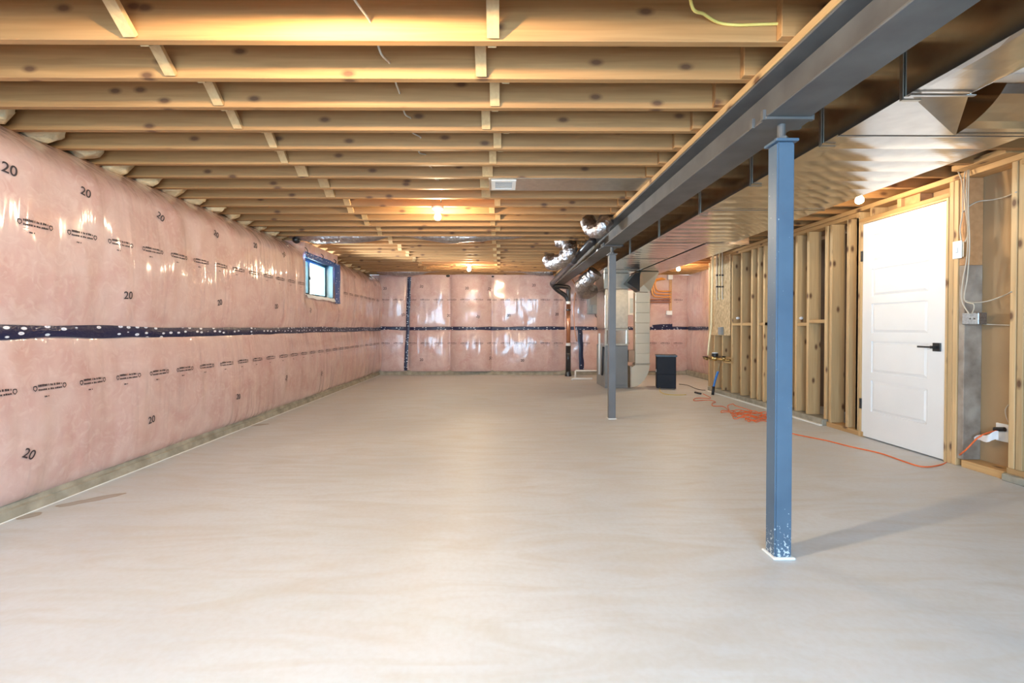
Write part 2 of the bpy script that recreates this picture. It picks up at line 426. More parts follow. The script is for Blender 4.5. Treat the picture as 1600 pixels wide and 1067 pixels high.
# cross bridging: 2 struts per bay, rows at mid span and near the left wall
def strut(x, y0, y1, up, wd):
    mb = MB(); t = .012
    za, zb = (ZJ + JH - .03, ZJ + .012) if up else (ZJ + .012, ZJ + JH - .03)
    d = Vector((0, y1 - y0, zb - za)).normalized(); n = Vector((0, -d.z, d.y)) * t
    v = []
    for (y, z) in ((y0, za), (y1, zb)):
        for sx in (-wd / 2, wd / 2):
            for sn in (-1, 1): v.append((x + sx, y + n.y * sn, z + n.z * sn))
    mb.add(v, [(0, 1, 3, 2), (4, 6, 7, 5), (0, 4, 5, 1), (2, 3, 7, 6), (0, 2, 6, 4), (1, 5, 7, 3)])
    return mb
rowL = {-1: -1.47, 0: -1.50, 1: -1.54, 2: -1.49, 3: -1.55, 4: -1.48, 5: -1.54}
rowC = {0: -.03, 1: -.09, 2: -.03, 3: -.085, 4: -.02, 5: -.055, 6: -.10}
for k in range(-2, 29):
    y1 = JY0 + JS * k - .039; y0 = y1 - JS + .04
    for row, base in ((rowL, -1.5), (rowC, -.06)):
        x = row.get(k, base + (.03 if k % 2 else -.03))
        if row is rowC and k in (7, 8): x = -.13
        wide = .075 if k < 6 else .085
        if k >= 6: wide = .10 if k < 9 else .07
        s1 = mk('bridging_strut', strut(x, y0 + .004, y1 - .004, True, .05 if k < 6 else wide * .8), M['strut'], ceil)
        s2 = mk('bridging_strut', strut(x + (.075 if k >= 6 else .055), y0 + .004, y1 - .004, False, .035), M['strut'], ceil)

# ------------------------------------------------------------------ left wall
WIN = (6.42, 7.50, 1.50, 2.05)    # y0,y1,z0,z1 of the window opening
def bulge(z):
    zt = 1.02
    if z < zt: t = max(0, (z - .09) / (zt - .09))
    else: t = max(0, (2.26 - z) / (2.26 - zt)) ** 1.25
    b = math.sin(math.pi * min(1, max(0, t))) ** .40
    return b * (.06 if z < zt else .075)
def lx(y, z):
    b = bulge(z)
    x = XL + .005 + b
    x += .018 * nz(0, y, z, 1.1) + .010 * nz(5, y, z * .5, 3.6) * min(1, b / .03)
    x += .004 * nz(9, y * 2.2, z * .5, 6.0) * min(1, b / .03)
    if z > 1.95: x -= .28 * ((z - 1.95) / .3) ** 2
    if WIN[0] - .15 < y < WIN[1] + .32 and z > 1.3:      # pulled flat around the window
        d = min(1, max(0, min(y - WIN[0] + .15, WIN[1] + .32 - y) / .12)) * min(1, (z - 1.3) / .15)
        x = x * (1 - d) + (XL + .03) * d
    return x
Y0L, Y1L, Z0L, Z1L = YB, YF + .02, .085, 2.225
def lkeep(u, v):
    y = Y0L + (Y1L - Y0L) * u; z = Z0L + (Z1L - Z0L) * v
    return not (WIN[0] < y < WIN[1] and WIN[2] < z < WIN[3])
wl = mk('wall_left', MB().grid(lambda u, v: (lx(Y0L + (Y1L - Y0L) * u, Z0L + (Z1L - Z0L) * v), Y0L + (Y1L - Y0L) * u, Z0L + (Z1L - Z0L) * v), 420, 96, lkeep),
        M['poly_y'], kind='structure', smooth=True, center=False, fixn=False)
# concrete foundation behind and the curb below the blanket
mbf = MB()
mbf.box(-3.3, -2.96, YB, WIN[0], 0, ZJ); mbf.box(-3.3, -2.96, WIN[1], YF + .3, 0, ZJ)
mbf.box(-3.3, -2.96, WIN[0], WIN[1], 0, WIN[2]); mbf.box(-3.3, -2.96, WIN[0], WIN[1], WIN[3], ZJ)
mk('foundation', mbf, M['concrete_dark'], wl)
def curb_l(u, v):
    y = YB + (YF - YB) * u; a = [(-2.96, .125), (XL - .005, .12), (XL + .0, .055), (XL + .018, .05), (XL + .022, 0)][round(v * 4)]
    return (a[0] + .008 * nz(0, y, v, 2.3) + .005 * nz(3, y, v, 9), y, max(0, a[1] + (.008 * nz(7, y, v, 5) if v < 1 else 0)))
mk('concrete_curb', MB().grid(curb_l, 200, 4), M['concrete_dark'], wl, center=False)
mk('caulk_line', B(XL + .02, XL + .03, YB, YF - .1, 0, .004), M['caulk'], wl)
# navy tape along the seam
def tape_path(fn, n, half, off=.006):
    """fn(t) -> (p, side vector, outward vector)"""
    mb = MB(); v = []
    for i in range(n + 1):
        p, s, o = fn(i / n)
        hh = half * (1 + .25 * noise.noise(Vector((i * .13, 3, half * 77))))
        for q in (-1, -.35, .35, 1):
            v.append(p + s * hh * q + o * (off + .006 * (1 - q * q)))
    f = [(i * 4 + j, i * 4 + j + 1, i * 4 + j + 5, i * 4 + j + 4) for i in range(n) for j in range(3)]
    return mb.add(v, f)
def tl(t):
    y = YB + .05 + (YF - YB - .1) * t
    z = 1.02 + .018 * nz(2, y, 0, .8) + .006 * nz(4, y, 0, 2.5)
    return Vector((max(lx(y, z), lx(y, z + .03), lx(y, z - .03)), y, z)), Vector((0, 0, 1)), Vector((1, 0, 0))
mk('seam_tape', tape_path(tl, 260, .038), M['tape'], wl, smooth=True, center=False, label='navy blue seam tape with white ovals along the pink wall')

# fibre stuffed between the joist ends above the blanket
proto = None
for k in range(-6, 29):
    y = JY0 + JS * k + .106
    def plug(u, v):
        th = u * 2 * math.pi; r = math.sin(math.pi * v) ** .5
        return (.11 * r * math.cos(th) + .03 * nz(u * 3, v * 3, 4, 2), -.122 + .244 * v, .10 * r * math.sin(th) + .04 * nz(math.cos(th), v * 2, 1, 2))
    p = Vector((-2.86 + .03 * nz(k, 1, 1, 3.3), y, ZJ + .085 + .02 * nz(k, 5, 2, 2.7)))
    if proto is None:
        mbp = MB().grid(plug, 14, 8); mbp.v = [(a + p.x, b + p.y, c + p.z) for a, b, c in mbp.v]
        proto = mk('rim_insulation', mbp, M['fibre'], wl, smooth=True)
    else:
        o = dup(proto, p, wl); o.rotation_euler = (random.uniform(-.2, .2), random.uniform(-1, 1), random.uniform(-.08, .08)); o.scale = (random.uniform(.8, 1.2), 1, random.uniform(.8, 1.2))

# printed marks: '20' figures and rows of small type
tc = bpy.data.curves.new('print20', 'FONT'); tc.body = '20'; tc.size = 1; tc.align_x = 'CENTER'; tc.align_y = 'CENTER'; tc.offset = .012
to = bpy.data.objects.new('print20', tc); C.objects.link(to)
bpy.context.view_layer.update()
dg = bpy.context.evaluated_depsgraph_get()
tm = bpy.data.meshes.new_from_object(to.evaluated_get(dg))
T20 = ([tuple(v.co) for v in tm.vertices], [tuple(p.vertices) for p in tm.polygons])
bpy.data.objects.remove(to); bpy.data.meshes.remove(tm)
def print_mesh(uv, surf, c, ang, parent, name='printed_mark'):
    vs_, fs = uv; mb = MB(); ca, sa = math.cos(ang), math.sin(ang)
    mb.add([surf(c[0] + u * ca - v * sa, c[1] + u * sa + v * ca) for (u, v) in vs_], fs)
    return mk(name, mb, M['ink'], parent, fixn=False)
def scaled20(h): return ([(x * h * 1.35, y * h * 1.35) for x, y, *_ in T20[0]], T20[1])
surfL = lambda y, z: (lx(y, z) + .006, y, z)
def pixL(px, py):
    p = atX(px, py, XL + .05); return (p.y, p.z)
for (px, py, a, h) in [(8, 265, -.15, .06), (128, 301, -.2, .055), (248, 339, -.5, .055), (335, 366, -.4, .055), (396, 384, 0, .055), (441, 398, .6, .055),
                       (193, 462, .05, .055), (341, 473, .2, .055), (429, 479, .1, .055), (40, 710, -.5, .055), (236, 656, .1, .055), (369, 620, -.1, .055),
                       (445, 591, 1.2, .055), (501, 584, 1.2, .055), (484, 485, 1.2, .055), (563, 493, .8, .05), (553, 433, .5, .05), (571, 440, .5, .05), (585, 446, .5, .05)]:
    print_mesh(scaled20(h), surfL, pixL(px, py), a, wl)
def typeline(w):
    """shield, two lines of small type, shield, short code beneath"""
    rr = random.Random(3); vs_, fs = [], []
    def quad(a, b, c, d):
        o = len(vs_); vs_.extend([(a, c), (b, c), (b, d), (a, d)]); fs.append((o, o + 1, o + 2, o + 3))
    def words(x0, x1, z, h):
        x = x0
        while x < x1:
            e = min(x1, x + rr.uniform(.006, .011) * w / .2); quad(x, e, z, z + h * rr.uniform(.75, 1)); x = e + (.0016 if rr.random() < .8 else .007) * w / .2
    words(-.36 * w, -.03 * w, .012, .014); words(.01 * w, .36 * w, .012, .013)
    words(-.36 * w, .36 * w, -.010, .010); words(-.2 * w, -.05 * w, -.05, .009)
    for cx in (-.45 * w, .45 * w):
        o = len(vs_); s = .017
        ring = [(0, -1.0), (.75, -.2), (.6, .8), (0, .95), (-.6, .8), (-.75, -.2)]
        for kk in (1, .62):
            vs_.extend([(cx + a * s * kk, b * s * kk + .004) for a, b in ring])
        fs.extend([(o + i, o + (i + 1) % 6, o + 6 + (i + 1) % 6, o + 6 + i) for i in range(6)])
    return vs_, fs
TL = typeline(.2)
y = 2.36
while y < YF - .2:
    if not (WIN[0] - .2 < y < WIN[1] + .15): print_mesh(TL, surfL, (y, 1.625), 0, wl, 'printed_line')
    print_mesh(TL, surfL, (y + .09, .70), 0, wl, 'printed_line')
    y += .293

# ------------------------------------------------------------------ window in the left wall
wy0, wy1, wz0, wz1 = WIN
w1 = empty('window_1', (-2.85, (wy0 + wy1) / 2, wz0), kind='structure')
fx0, fx1 = -2.86, -2.79
mb = MB(); t = .05
mb.box(fx0, fx1, wy0, wy0 + t, wz0, wz1); mb.box(fx0, fx1, wy1 - t, wy1, wz0, wz1)
mb.box(fx0, fx1, wy0 + t, wy1 - t, wz0, wz0 + t); mb.box(fx0, fx1, wy0 + t, wy1 - t, wz1 - t, wz1)
mk('window_frame', mb, M['vinyl'], w1)
ym = wy0 + .40
mk('sash_rail', B(fx0 + .005, fx1 + .008, ym - .03, ym + .03, wz0 + t, wz1 - t), M['vinyl'], w1, bevel=.004)
mk('pane', B(-2.832, -2.826, wy0 + t, ym - .03, wz0 + t, wz1 - t), M['glass'], w1)
mk('pane', B(-2.832, -2.826, ym + .03, wy1 - t, wz0 + t, wz1 - t), M['glass'], w1)
mk('latch', B(-2.781, -2.762, ym - .012, ym + .012, (wz0 + wz1) / 2 - .03, (wz0 + wz1) / 2 + .02), M['black'], w1, bevel=.004)
mb = MB()
mb.box(fx1, XL + .02, wy1 - .012, wy1 + .01, wz0, wz1); mb.box(fx1, XL + .02, wy0 - .01, wy0 + .012, wz0, wz1)
mb.box(fx1, XL + .02, wy0, wy1, wz1 - .012, wz1 + .01)
mb.box(-2.97, fx0, wy1 - .002, wy1 + .01, wz0, wz1); mb.box(-2.97, fx0, wy0 - .01, wy0 + .002, wz0, wz1)
mk('jamb_liner', mb, M['vinyl'], w1)
def sill(u, v):
    yy = wy0 + (wy1 - wy0) * u; x = fx1 + (XL + .07 - fx1) * v
    return (x, yy, wz0 + .012 + .02 * nz(x * 2, yy, 0, 5) - .05 * max(0, v - .8) / .2)
mk('sill_film', MB().grid(sill, 24, 10), M['paper'], w1, smooth=True)
surfW = lambda yy, zz: max(lx(yy, zz), XL + .03) + .008
def rim(pa, pb):
    def fn(t):
        yy = pa[0] + (pb[0] - pa[0]) * t; zz = pa[1] + (pb[1] - pa[1]) * t
        s = Vector((0, -(pb[1] - pa[1]), pb[0] - pa[0])).normalized()
        return Vector((surfW(yy, zz), yy, zz + .006 * nz(1, yy, zz, 9))), s, Vector((1, 0, 0))
    return fn
mk('frame_tape', tape_path(rim((wy0 - .04, wz1 + .0), (wy1 + .20, wz1 + .0)), 20, .04, .008), M['tape_daylit'], w1, smooth=True)
mk('frame_tape', tape_path(rim((wy1 + .12, wz1 + .03), (wy1 + .13, wz0 - .06)), 14, .12, .012), M['tape_daylit'], w1, smooth=True)
for (yy, bend) in ((wy0 + .05, -.06), (wy0 + .55, .02), (wy1 - .02, .05)):
    mk('strap_tie', MB().tube([(surfW(yy, wz1 + .02) + .01, yy, wz1 + .01), (surfW(yy, wz1 + .09) + .012, yy + bend, wz1 + .08), (XL - .08, yy - .05, wz1 + .155)], .006, 6, 5), M['black'], w1, smooth=True)

# ------------------------------------------------------------------ far wall
SEAMS = [-2.70, -2.05, -1.12, -.2, 1.45, 2.7, 4.19]
def fy(x, z):
    zt = 1.03
    t = (z - .09) / (zt - .09) if z < zt else (2.26 - z) / (2.26 - zt)
    b = math.sin(math.pi * min(1, max(0, t))) ** .5 * .045
    i = max(j for j in range(len(SEAMS) - 1) if SEAMS[j] <= max(x, SEAMS[0])) if x < SEAMS[-1] else len(SEAMS) - 2
    s = (x - SEAMS[i]) / (SEAMS[i + 1] - SEAMS[i]); s = min(1, max(0, s))
    side = math.sin(math.pi * s) ** .4
    y = YF + .02 - b * (.4 + .6 * side) - .08 * side - (.05 if i in (2,) else 0) * side
    y -= .014 * nz(x, 1, z, 1.5) + .009 * nz(x, 4, z * .4, 4.5) + .004 * nz(x, 8, z * .4, 11)
    return y
X0F, X1F = -2.95, 4.25
wf = mk('wall_far', MB().grid(lambda u, v: (X0F + (X1F - X0F) * u, fy(X0F + (X1F - X0F) * u, .085 + 2.14 * v), .085 + 2.14 * v), 300, 90),
        M['poly_x'], kind='structure', smooth=True, center=False, fixn=False)
mk('foundation', B(-3.3, 4.6, YF + .1, YF + .3, 0, ZJ), M['concrete_dark'], wf)
def curb_f(u, v):
    x = X0F + (X1F - X0F) * u; a = [(YF + .15, .11), (YF - .015, .105), (YF - .03, .05), (YF - .05, 0)][round(v * 3)]
    return (x, a[0] + .01 * nz(x, 0, v, 3), max(0, a[1] + (.01 * nz(x, 7, v, 6) if v < 1 else 0)))
mk('concrete_curb', MB().grid(curb_f, 120, 3), M['concrete_dark'], wf, center=False)
def tf(t):
    x = -2.66 + (4.19 + 2.66) * t; z = 1.035 + .014 * nz(x, 2, 0, 1.2)
    return Vector((x, min(fy(x, z), fy(x, z + .04), fy(x, z - .04)), z)), Vector((0, 0, 1)), Vector((0, -1, 0))
mk('seam_tape', tape_path(tf, 160, .036), M['tape'], wf, smooth=True, center=False, label='navy seam tape running level across the far pink wall')
def tv(x0, x1, z0, z1):
    def fn(t):
        x = x0 + (x1 - x0) * t + .012 * nz(1, t * 4, x0, 1.3); z = z0 + (z1 - z0) * t
        return Vector((x, min(fy(x, z), fy(x + .05, z), fy(x - .05, z)) - .004, z)), Vector((1, 0, 0)), Vector((0, -1, 0))
    return fn
mk('seam_tape', tape_path(tv(-2.01, -2.10, 2.17, .10), 40, .036), M['tape'], wf, smooth=True, center=False)
mk('seam_tape', tape_path(tv(1.76, 1.80, 1.0, .12), 24, .05), M['tape'], wf, smooth=True, center=False)
mk('seam_tape', tape_path(lambda t: (Vector((3.36 + .45 * t, min(fy(3.36 + .45 * t, 1.07), fy(3.4, 1.0)) - .008, 1.06 + .03 * t)), Vector((0, 0, 1)), Vector((0, -1, 0))), 14, .05), M['tape'], wf, smooth=True, center=False)
surfF = lambda x, z: (x, fy(x, z) - .006, z)
def pixF(px, py):
    p = atY(px, py, YF - .06); return (p.x, p.z)
for (px, py, a) in [(602, 451, 0), (659, 448, -.2), (730, 451, 0), (765, 452, 1.3), (630, 492, .3), (701, 493, 0), (747, 495, -.5), (659, 562, 0), (767, 560, 1.4),
                    (795, 493, 0), (870, 491, 0), (834, 446, 0), (816, 563, 0)]:
    print_mesh(scaled20(.06), surfF, pixF(px, py), a, wf)
x = -2.55
while x < 4.0:
    for zz in (1.66, .70):
        if not (2.0 < x < 2.3): print_mesh(TL, surfF, (x, zz), 0, wf, 'printed_line')
    x += .295
for (px, py, r) in ((700, 431, .045), (770, 432, .03)):
    p = atY(px, py, YF - .12); mk('sealant_blob', MB().ball((p.x, p.y, p.z), r, r * .7, r * .6), M['black'], wf, smooth=True)
p = atX(457, 375, XL - .02); mk('sealant_blob', MB().ball((p.x + .05, p.y, p.z), .05, .06, .045), M['black'], wl, smooth=True)

# alcove wall right of the furnace, and the partition behind the studs
def ax(y, z):
    t = (z - .09) / .94 if z < 1.03 else (2.26 - z) / 1.23
    return 4.20 - .05 * math.sin(math.pi * min(1, max(0, t))) ** .5 - .012 * nz(3, y, z, 2) - .006 * nz(3, y, z * .4, 7)
wa = mk('wall_alcove', MB().grid(lambda u, v: (ax(7.6 + 2.85 * u, .085 + 2.14 * v), 7.6 + 2.85 * u, .085 + 2.14 * v), 80, 70), M['poly_y'], kind='structure', smooth=True, center=False, fixn=False)
mk('concrete_curb', B(4.14, 4.4, 7.6, YF, 0, .11), M['concrete_dark'], wa, bevel=.01)
mk('seam_tape', tape_path(lambda t: (Vector((ax(7.7 + 2.65 * t, 1.03) - .03, 7.7 + 2.65 * t, 1.035 + .02 * nz(1, t * 5, 0, 1))), Vector((0, 0, 1)), Vector((-1, 0, 0))), 40, .036), M['tape'], wa, smooth=True, center=False)
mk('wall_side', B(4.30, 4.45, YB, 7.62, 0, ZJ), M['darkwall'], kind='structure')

# ------------------------------------------------------------------ wall behind the camera with a patio window
wb = MB(); PW = (-2.1, 1.5, .12, 2.05)
wb.box(-2.96, PW[0], YB - .15, YB, 0, ZJ); wb.box(PW[1], 4.3, YB - .15, YB, 0, ZJ)
wb.box(PW[0], PW[1], YB - .15, YB, 0, PW[2]); wb.box(PW[0], PW[1], YB - .15, YB, PW[3], ZJ)
mk('wall_back', wb, M['drywall'], kind='structure')
w3 = empty('window_3', ((PW[0] + PW[1]) / 2, YB - .08, PW[2]), kind='structure')
mb = MB()
for xx in (PW[0], (PW[0] + PW[1]) / 2 - .03, PW[1] - .06): mb.box(xx, xx + .06, YB - .11, YB - .05, PW[2], PW[3])
mb.box(PW[0], PW[1], YB - .11, YB - .05, PW[2], PW[2] + .06); mb.box(PW[0], PW[1], YB - .11, YB - .05, PW[3] - .06, PW[3])
mk('window_frame', mb, M['white'], w3)

# ------------------------------------------------------------------ right stud wall
wr = empty('wall_right', (XR, 5, 0), kind='structure')
D = .14
def sy(px): return atX(px, 500, XR).y
mk('top_plate', B(XR, XR + D, 2.9, 7.74, ZJ - .045, ZJ - .004), M['wood_y'], wr, bevel=.003)
mk('top_plate', B(XR + .01, XR + D - .01, 4.55, 7.74, ZJ - .088, ZJ - .047), M['wood_y'], wr, bevel=.003)
mk('concrete_curb', B(XR - .03, XR + D + .02, 4.98, 7.76, 0, .07), M['concrete_dark'], wr, bevel=.008)
mk('caulk_line', B(XR - .06, XR - .03, 4.98, 7.76, 0, .012), M['caulk'], wr)
mk('bottom_plate', B(XR, XR + D, 4.46, 4.96, 0, .05), M['wood_y'], wr, bevel=.003)
mk('bottom_plate', B(XR, XR + D, 3.20, 3.50, 0, .055), M['wood_y'], wr, bevel=.003)
mk('bottom_plate', B(XR + .005, XR + D, 2.0, 3.19, .05, .09), M['wood_y'], wr, bevel=.003)
mk('concrete_curb', B(XR - .03, XR + D + .02, 2.0, 3.19, 0, .05), M['concrete_dark'], wr, bevel=.006)
ztop = ZJ - .089
ps = mk('stud', B(XR, XR + D, -.019, .019, .071, ztop), M['wood_z'], wr, bevel=.003)
pos = [1107, 1115, 1128, 1142.5, 1157, 1173, 1183, 1192, 1207, 1224, 1242, 1260, 1288]
for i, px in enumerate(pos):
    p = Vector((XR + D / 2, sy(px) - .019, (.071 + ztop) / 2))
    if i == 0: ps.location = p - wloc(wr)
    else: dup(ps, p, wr)
for px in (1295.5, 1322):
    yy = sy(px) - .019
    mk('stud', B(XR, XR + D, yy - .019, yy + .019, .051, ztop), M['wood_z'], wr, bevel=.003)
yy = sy(1337); mk('jack_stud', B(XR, XR + D, yy - .038, yy - .002, .051, 2.12), M['wood_z'], wr, bevel=.003)
# blocking between studs
for (a, b, z) in ((1142.5, 1157, 1.10), (1157, 1173, 1.10), (1183, 1207, 1.10), (1192, 1207, 1.10), (1242, 1260, 1.09), (1260, 1288, 1.12)):
    ya, yb = sy(b) + .001, sy(a) - .040
    if yb - ya > .05: mk('blocking', B(XR + .004, XR + D, ya, yb, z - .019, z + .019), M['wood_y'], wr, bevel=.003)
# far studs of the crossing wall, OSB board
mk('osb_panel', B(XR - .014, XR - .002, sy(1142), sy(1111), .93, 2.16), M['osb'], wr, bevel=.002)
# door opening: frame, header, cripples
dy0, dy1 = atX(1476, 512, XR).y, atX(1346, 512, XR).y
DZ = 2.045
mk('cripple_stud', B(XR, XR + D, dy1 - .13, dy1 - .09, DZ + .055, ZJ - .047), M['wood_z'], wr, bevel=.002)
mk('cripple_stud', B(XR, XR + D, (dy0 + dy1) / 2 - .01, (dy0 + dy1) / 2 + .03, DZ + .055, ZJ - .047), M['wood_z'], wr, bevel=.002)
mk('header_block', B(XR + .03, XR + D, (dy0 + dy1) / 2 - .16, (dy0 + dy1) / 2 - .011, DZ + .055, ZJ - .047), M['endgrain'], wr, bevel=.002)
mk('header', B(XR, XR + D, dy0 - .04, dy1 + .04, DZ + .018, DZ + .053), M['wood_y'], wr, bevel=.003)
mk('king_stud', B(XR, XR + D, dy1 + .041, dy1 + .075, .051, ztop + .04), M['wood_z'], wr, bevel=.003)
for (a, b) in ((dy0 - .062, dy0 - .026), (dy0 - .100, dy0 - .064)):
    mk('king_stud', B(XR, XR + D, a, b, .0, ZJ - .047), M['wood_z'], wr, bevel=.003)
# stained board, drywall backs and the end studs
mk('stained_board', B(XR + .005, XR + D, dy0 - .150, dy0 - .104, .056, 1.52), M['concrete_grey'], wr, bevel=.003)
mk('stud', B(XR + .005, XR + D, dy0 - .150, dy0 - .104, 1.521, ZJ - .047), M['endgrain'], wr, bevel=.003)
mk('drywall_sheet', B(XR + D + .002, XR + D + .016, 2.0, 4.6, .02, ZJ), M['drywall'], wr)
ye = sy(1577)
mk('stud', B(XR, XR + D, ye - .040, ye - .002, .091, ZJ - .047), M['wood_z'], wr, bevel=.003)
mk('stud', B(XR + .002, XR + D, ye - .086, ye - .046, .091, ZJ - .047), M['wood_z'], wr, bevel=.003)
for yy in (2.75, 2.4, 2.05): mk('stud', B(XR, XR + D, yy - .019, yy + .019, .091, ZJ - .047), M['wood_z'], wr, bevel=.003)
mk('plate_block', B(XR - .10, XR + .06, 3.12, 3.5, ZJ - .003, ZJ + .038), M['wood_y'], wr, bevel=.003)
mk('top_plate', B(XR - .02, XR + D, 2.0, 3.10, ZJ - .088, ZJ - .047), M['wood_y'], wr, bevel=.003)

# door
dr = empty('door_1', (XR, (dy0 + dy1) / 2, 0), kind='structure')
mk('door_frame', MB().box(XR - .004, XR + .12, dy1, dy1 + .022, 0, DZ + .016).box(XR - .004, XR + .12, dy0 - .024, dy0 - .008, 0, DZ + .016).box(XR - .004, XR + .12, dy0 - .008, dy1, DZ, DZ + .016), M['wood_z'], dr)
sx0 = XR + .006
slab = mk('slab', B(sx0 + .012, sx0 + .04, dy0, dy1 - .004, .012, DZ - .004), M['door'], dr)
W0, W1 = dy0, dy1 - .004
pw0, pw1 = W0 + .15, W1 - .11
zz = [.012, .255, .57, .655, .955, 1.05, 1.33, 1.42, 1.68, 1.77, 1.94, DZ - .004]
zz = [.012]
px_p = [(.26, .555), (.63, .925), (1.0, 1.275), (1.345, 1.60), (1.67, 1.92)]
mb = MB()
mb.box(sx0, sx0 + .012, W0, pw0, .012, DZ - .004); mb.box(sx0, sx0 + .012, pw1, W1, .012, DZ - .004)
lastz = .012
for (a, b) in px_p + [(DZ - .004, None)]:
    mb.box(sx0, sx0 + .012, pw0, pw1, lastz, a); lastz = b
mk('stile_and_rail', mb, M['door'], slab)
for (a, b) in px_p:
    m2 = MB(); e = .03
    v = [(sx0 + .0118, pw0 + .008, a + .008), (sx0 + .0118, pw1 - .008, a + .008), (sx0 + .0118, pw1 - .008, b - .008), (sx0 + .0118, pw0 + .008, b - .008),
         (sx0 + .001, pw0 + e, a + e), (sx0 + .001, pw1 - e, a + e), (sx0 + .001, pw1 - e, b - e), (sx0 + .001, pw0 + e, b - e)]
    m2.add(v, [(4, 5, 6, 7), (0, 1, 5, 4), (1, 2, 6, 5), (2, 3, 7, 6), (3, 0, 4, 7)])
    mk('raised_panel', m2, M['door'], slab)
hz = atX(1455, 542, XR).z; hy = W0 + .065
hd = mk('handle', B(sx0 - .010, sx0 - .0005, hy - .034, hy + .034, hz - .034, hz + .034), M['black'], dr, bevel=.002, label='black square lever handle')
mk('lever', MB().box(sx0 - .052, sx0 - .0105, hy - .011, hy + .011, hz - .011, hz + .011).box(sx0 - .052, sx0 - .038, hy + .0111, hy + .125, hz - .007, hz + .007), M['black'], hd)
mk('latch_plate', B(sx0 + .0, sx0 + .03, W0 - .009, W0 - .001, hz - .03, hz + .03), M['black'], dr)
for z in (atX(1350, 400, XR).z, .32):
    mk('hinge', B(sx0 - .012, sx0 - .0005, W1 - .004, W1 + .018, z - .05, z + .05), M['black'], dr, bevel=.002)

# ------------------------------------------------------------------ steel beam
bm_ = empty('steel_beam', ((BX0 + BX1) / 2, 4.5, BZ), 'long dark grey steel beam carrying the ceiling joists on two columns', 'beam')
tw, ZT = .011, ZJ - .037
BY0, BY1 = YB, YF + .06
cx = (BX0 + BX1) / 2
mk('bottom_flange', B(BX0, BX1, BY0, BY1, BZ, BZ + tw), M['steel'], bm_, bevel=.003)
mk('web', B(cx - .005, cx + .005, BY0, BY1, BZ + tw, ZT - tw), M['steel'], bm_)
mk('top_flange', B(BX0, BX1, BY0, BY1, ZT - tw, ZT), M['steel'], bm_, bevel=.003)
y = BY0
for i, L in enumerate((3.2, 2.8, 3.6, 2.6)):
    e = min(BY1, y + L)
    mk('nailer_plank', B(BX0 - .004, BX1 + .002, y, e - .004, ZT + .0005, ZJ - .0005), M['wood_y'], bm_, bevel=.002, label='pale wooden nailer plank on top of the beam'); y = e
mk('label_tag', B(BX0 - .002, BX0 - .0005, 5.7, 5.78, BZ, BZ + .02), M['paper'], bm_)

# ------------------------------------------------------------------ columns
def column(x, y, label, paint):
    c = empty('steel_column', (x, y, 0), label, 'column', 'steel support columns')
    s = .039; zt = BZ - .105
    mk('post', B(x - s, x + s, y - s, y + s, .004, zt), M[paint], c, bevel=.006, seg=2)
    mk('grout', B(x - s - .012, x + s + .012, y - s - .012, y + s + .012, 0, .010), M['caulk'], c, bevel=.004)
    mk('cap_plate', B(x - s - .012, x + s + .012, y - s - .012, y + s + .012, zt + .0005, zt + .013), M[paint], c, bevel=.002)
    mk('screw_jack', MB().cyl((x, y, zt + .013), (x, y, BZ - .014), .017, 14), M['steel'], c, smooth=False)
    mk('nut', MB().cyl((x, y, zt + .014), (x, y, zt + .032), .029, 6), M['steel'], c)
    pl = mk('bearing_plate', B(x - .105, x + .105, y - .06, y + .06, BZ - .013, BZ - .0005), M['steel'], c, bevel=.002)
    for sx in (-1, 1):
        for sy_ in (-1, 1):
            mk('clip', B(x + sx * .108 - .007, x + sx * .108 + .007, y + sy_ * .045 - .01, y + sy_ * .045 + .01, BZ - .013, BZ + .03), M['steel'], pl)
yc = flo(1225, 872).y + .03
column(cx, yc, 'near square steel column tinted daylight blue, with white grout at its foot', 'column')
yc2 = flo(962, 655).y + .04
column(cx, yc2, 'far slim grey steel column standing in front of the furnace', 'column_grey')

# ------------------------------------------------------------------ bulbs
def bulb(x, y, label, zt=ZJ, m='bulb'):
    e = empty('light_bulb', (x, y, zt), label, 'light bulb', 'bare ceiling bulbs')
    mk('lamp_holder', MB().lathe((x, y, zt), [(.0, -.001), (.052, -.001), (.056, -.012), (.05, -.028), (.026, -.036), (.022, -.052), (.0, -.052)], 18), M['porcelain'], e, smooth=True)
    g = mk('glass_bulb', MB().lathe((x, y, zt), [(.001, -.052), (.014, -.054), (.017, -.066), (.028, -.084), (.031, -.098), (.028, -.113), (.016, -.125), (.001, -.129)], 16), M[m], e, smooth=True)
def jy(k, right=False): return JY0 + JS * k - .019 - (.039 if right else 0)
bulb(-.64, jy(-2), 'bare bulb nearest the camera on a joist, out of view overhead', m='bulb_near')
bulb(atY(684, 343, jy(9)).x, jy(9), 'lit bare bulb on a joist in the middle of the ceiling')
bulb(atY(733, 421, jy(23)).x, jy(23), 'lit bare bulb on a joist close to the far pink wall')
bulb(atY(1343, 310, jy(7, True)).x, jy(7, True), 'lit bare bulb above the top corner of the white door', m='bulb_door')
bulb(atY(1060, 425, jy(23, True)).x, jy(23, True), 'lit bare bulb in the alcove beyond the furnace')

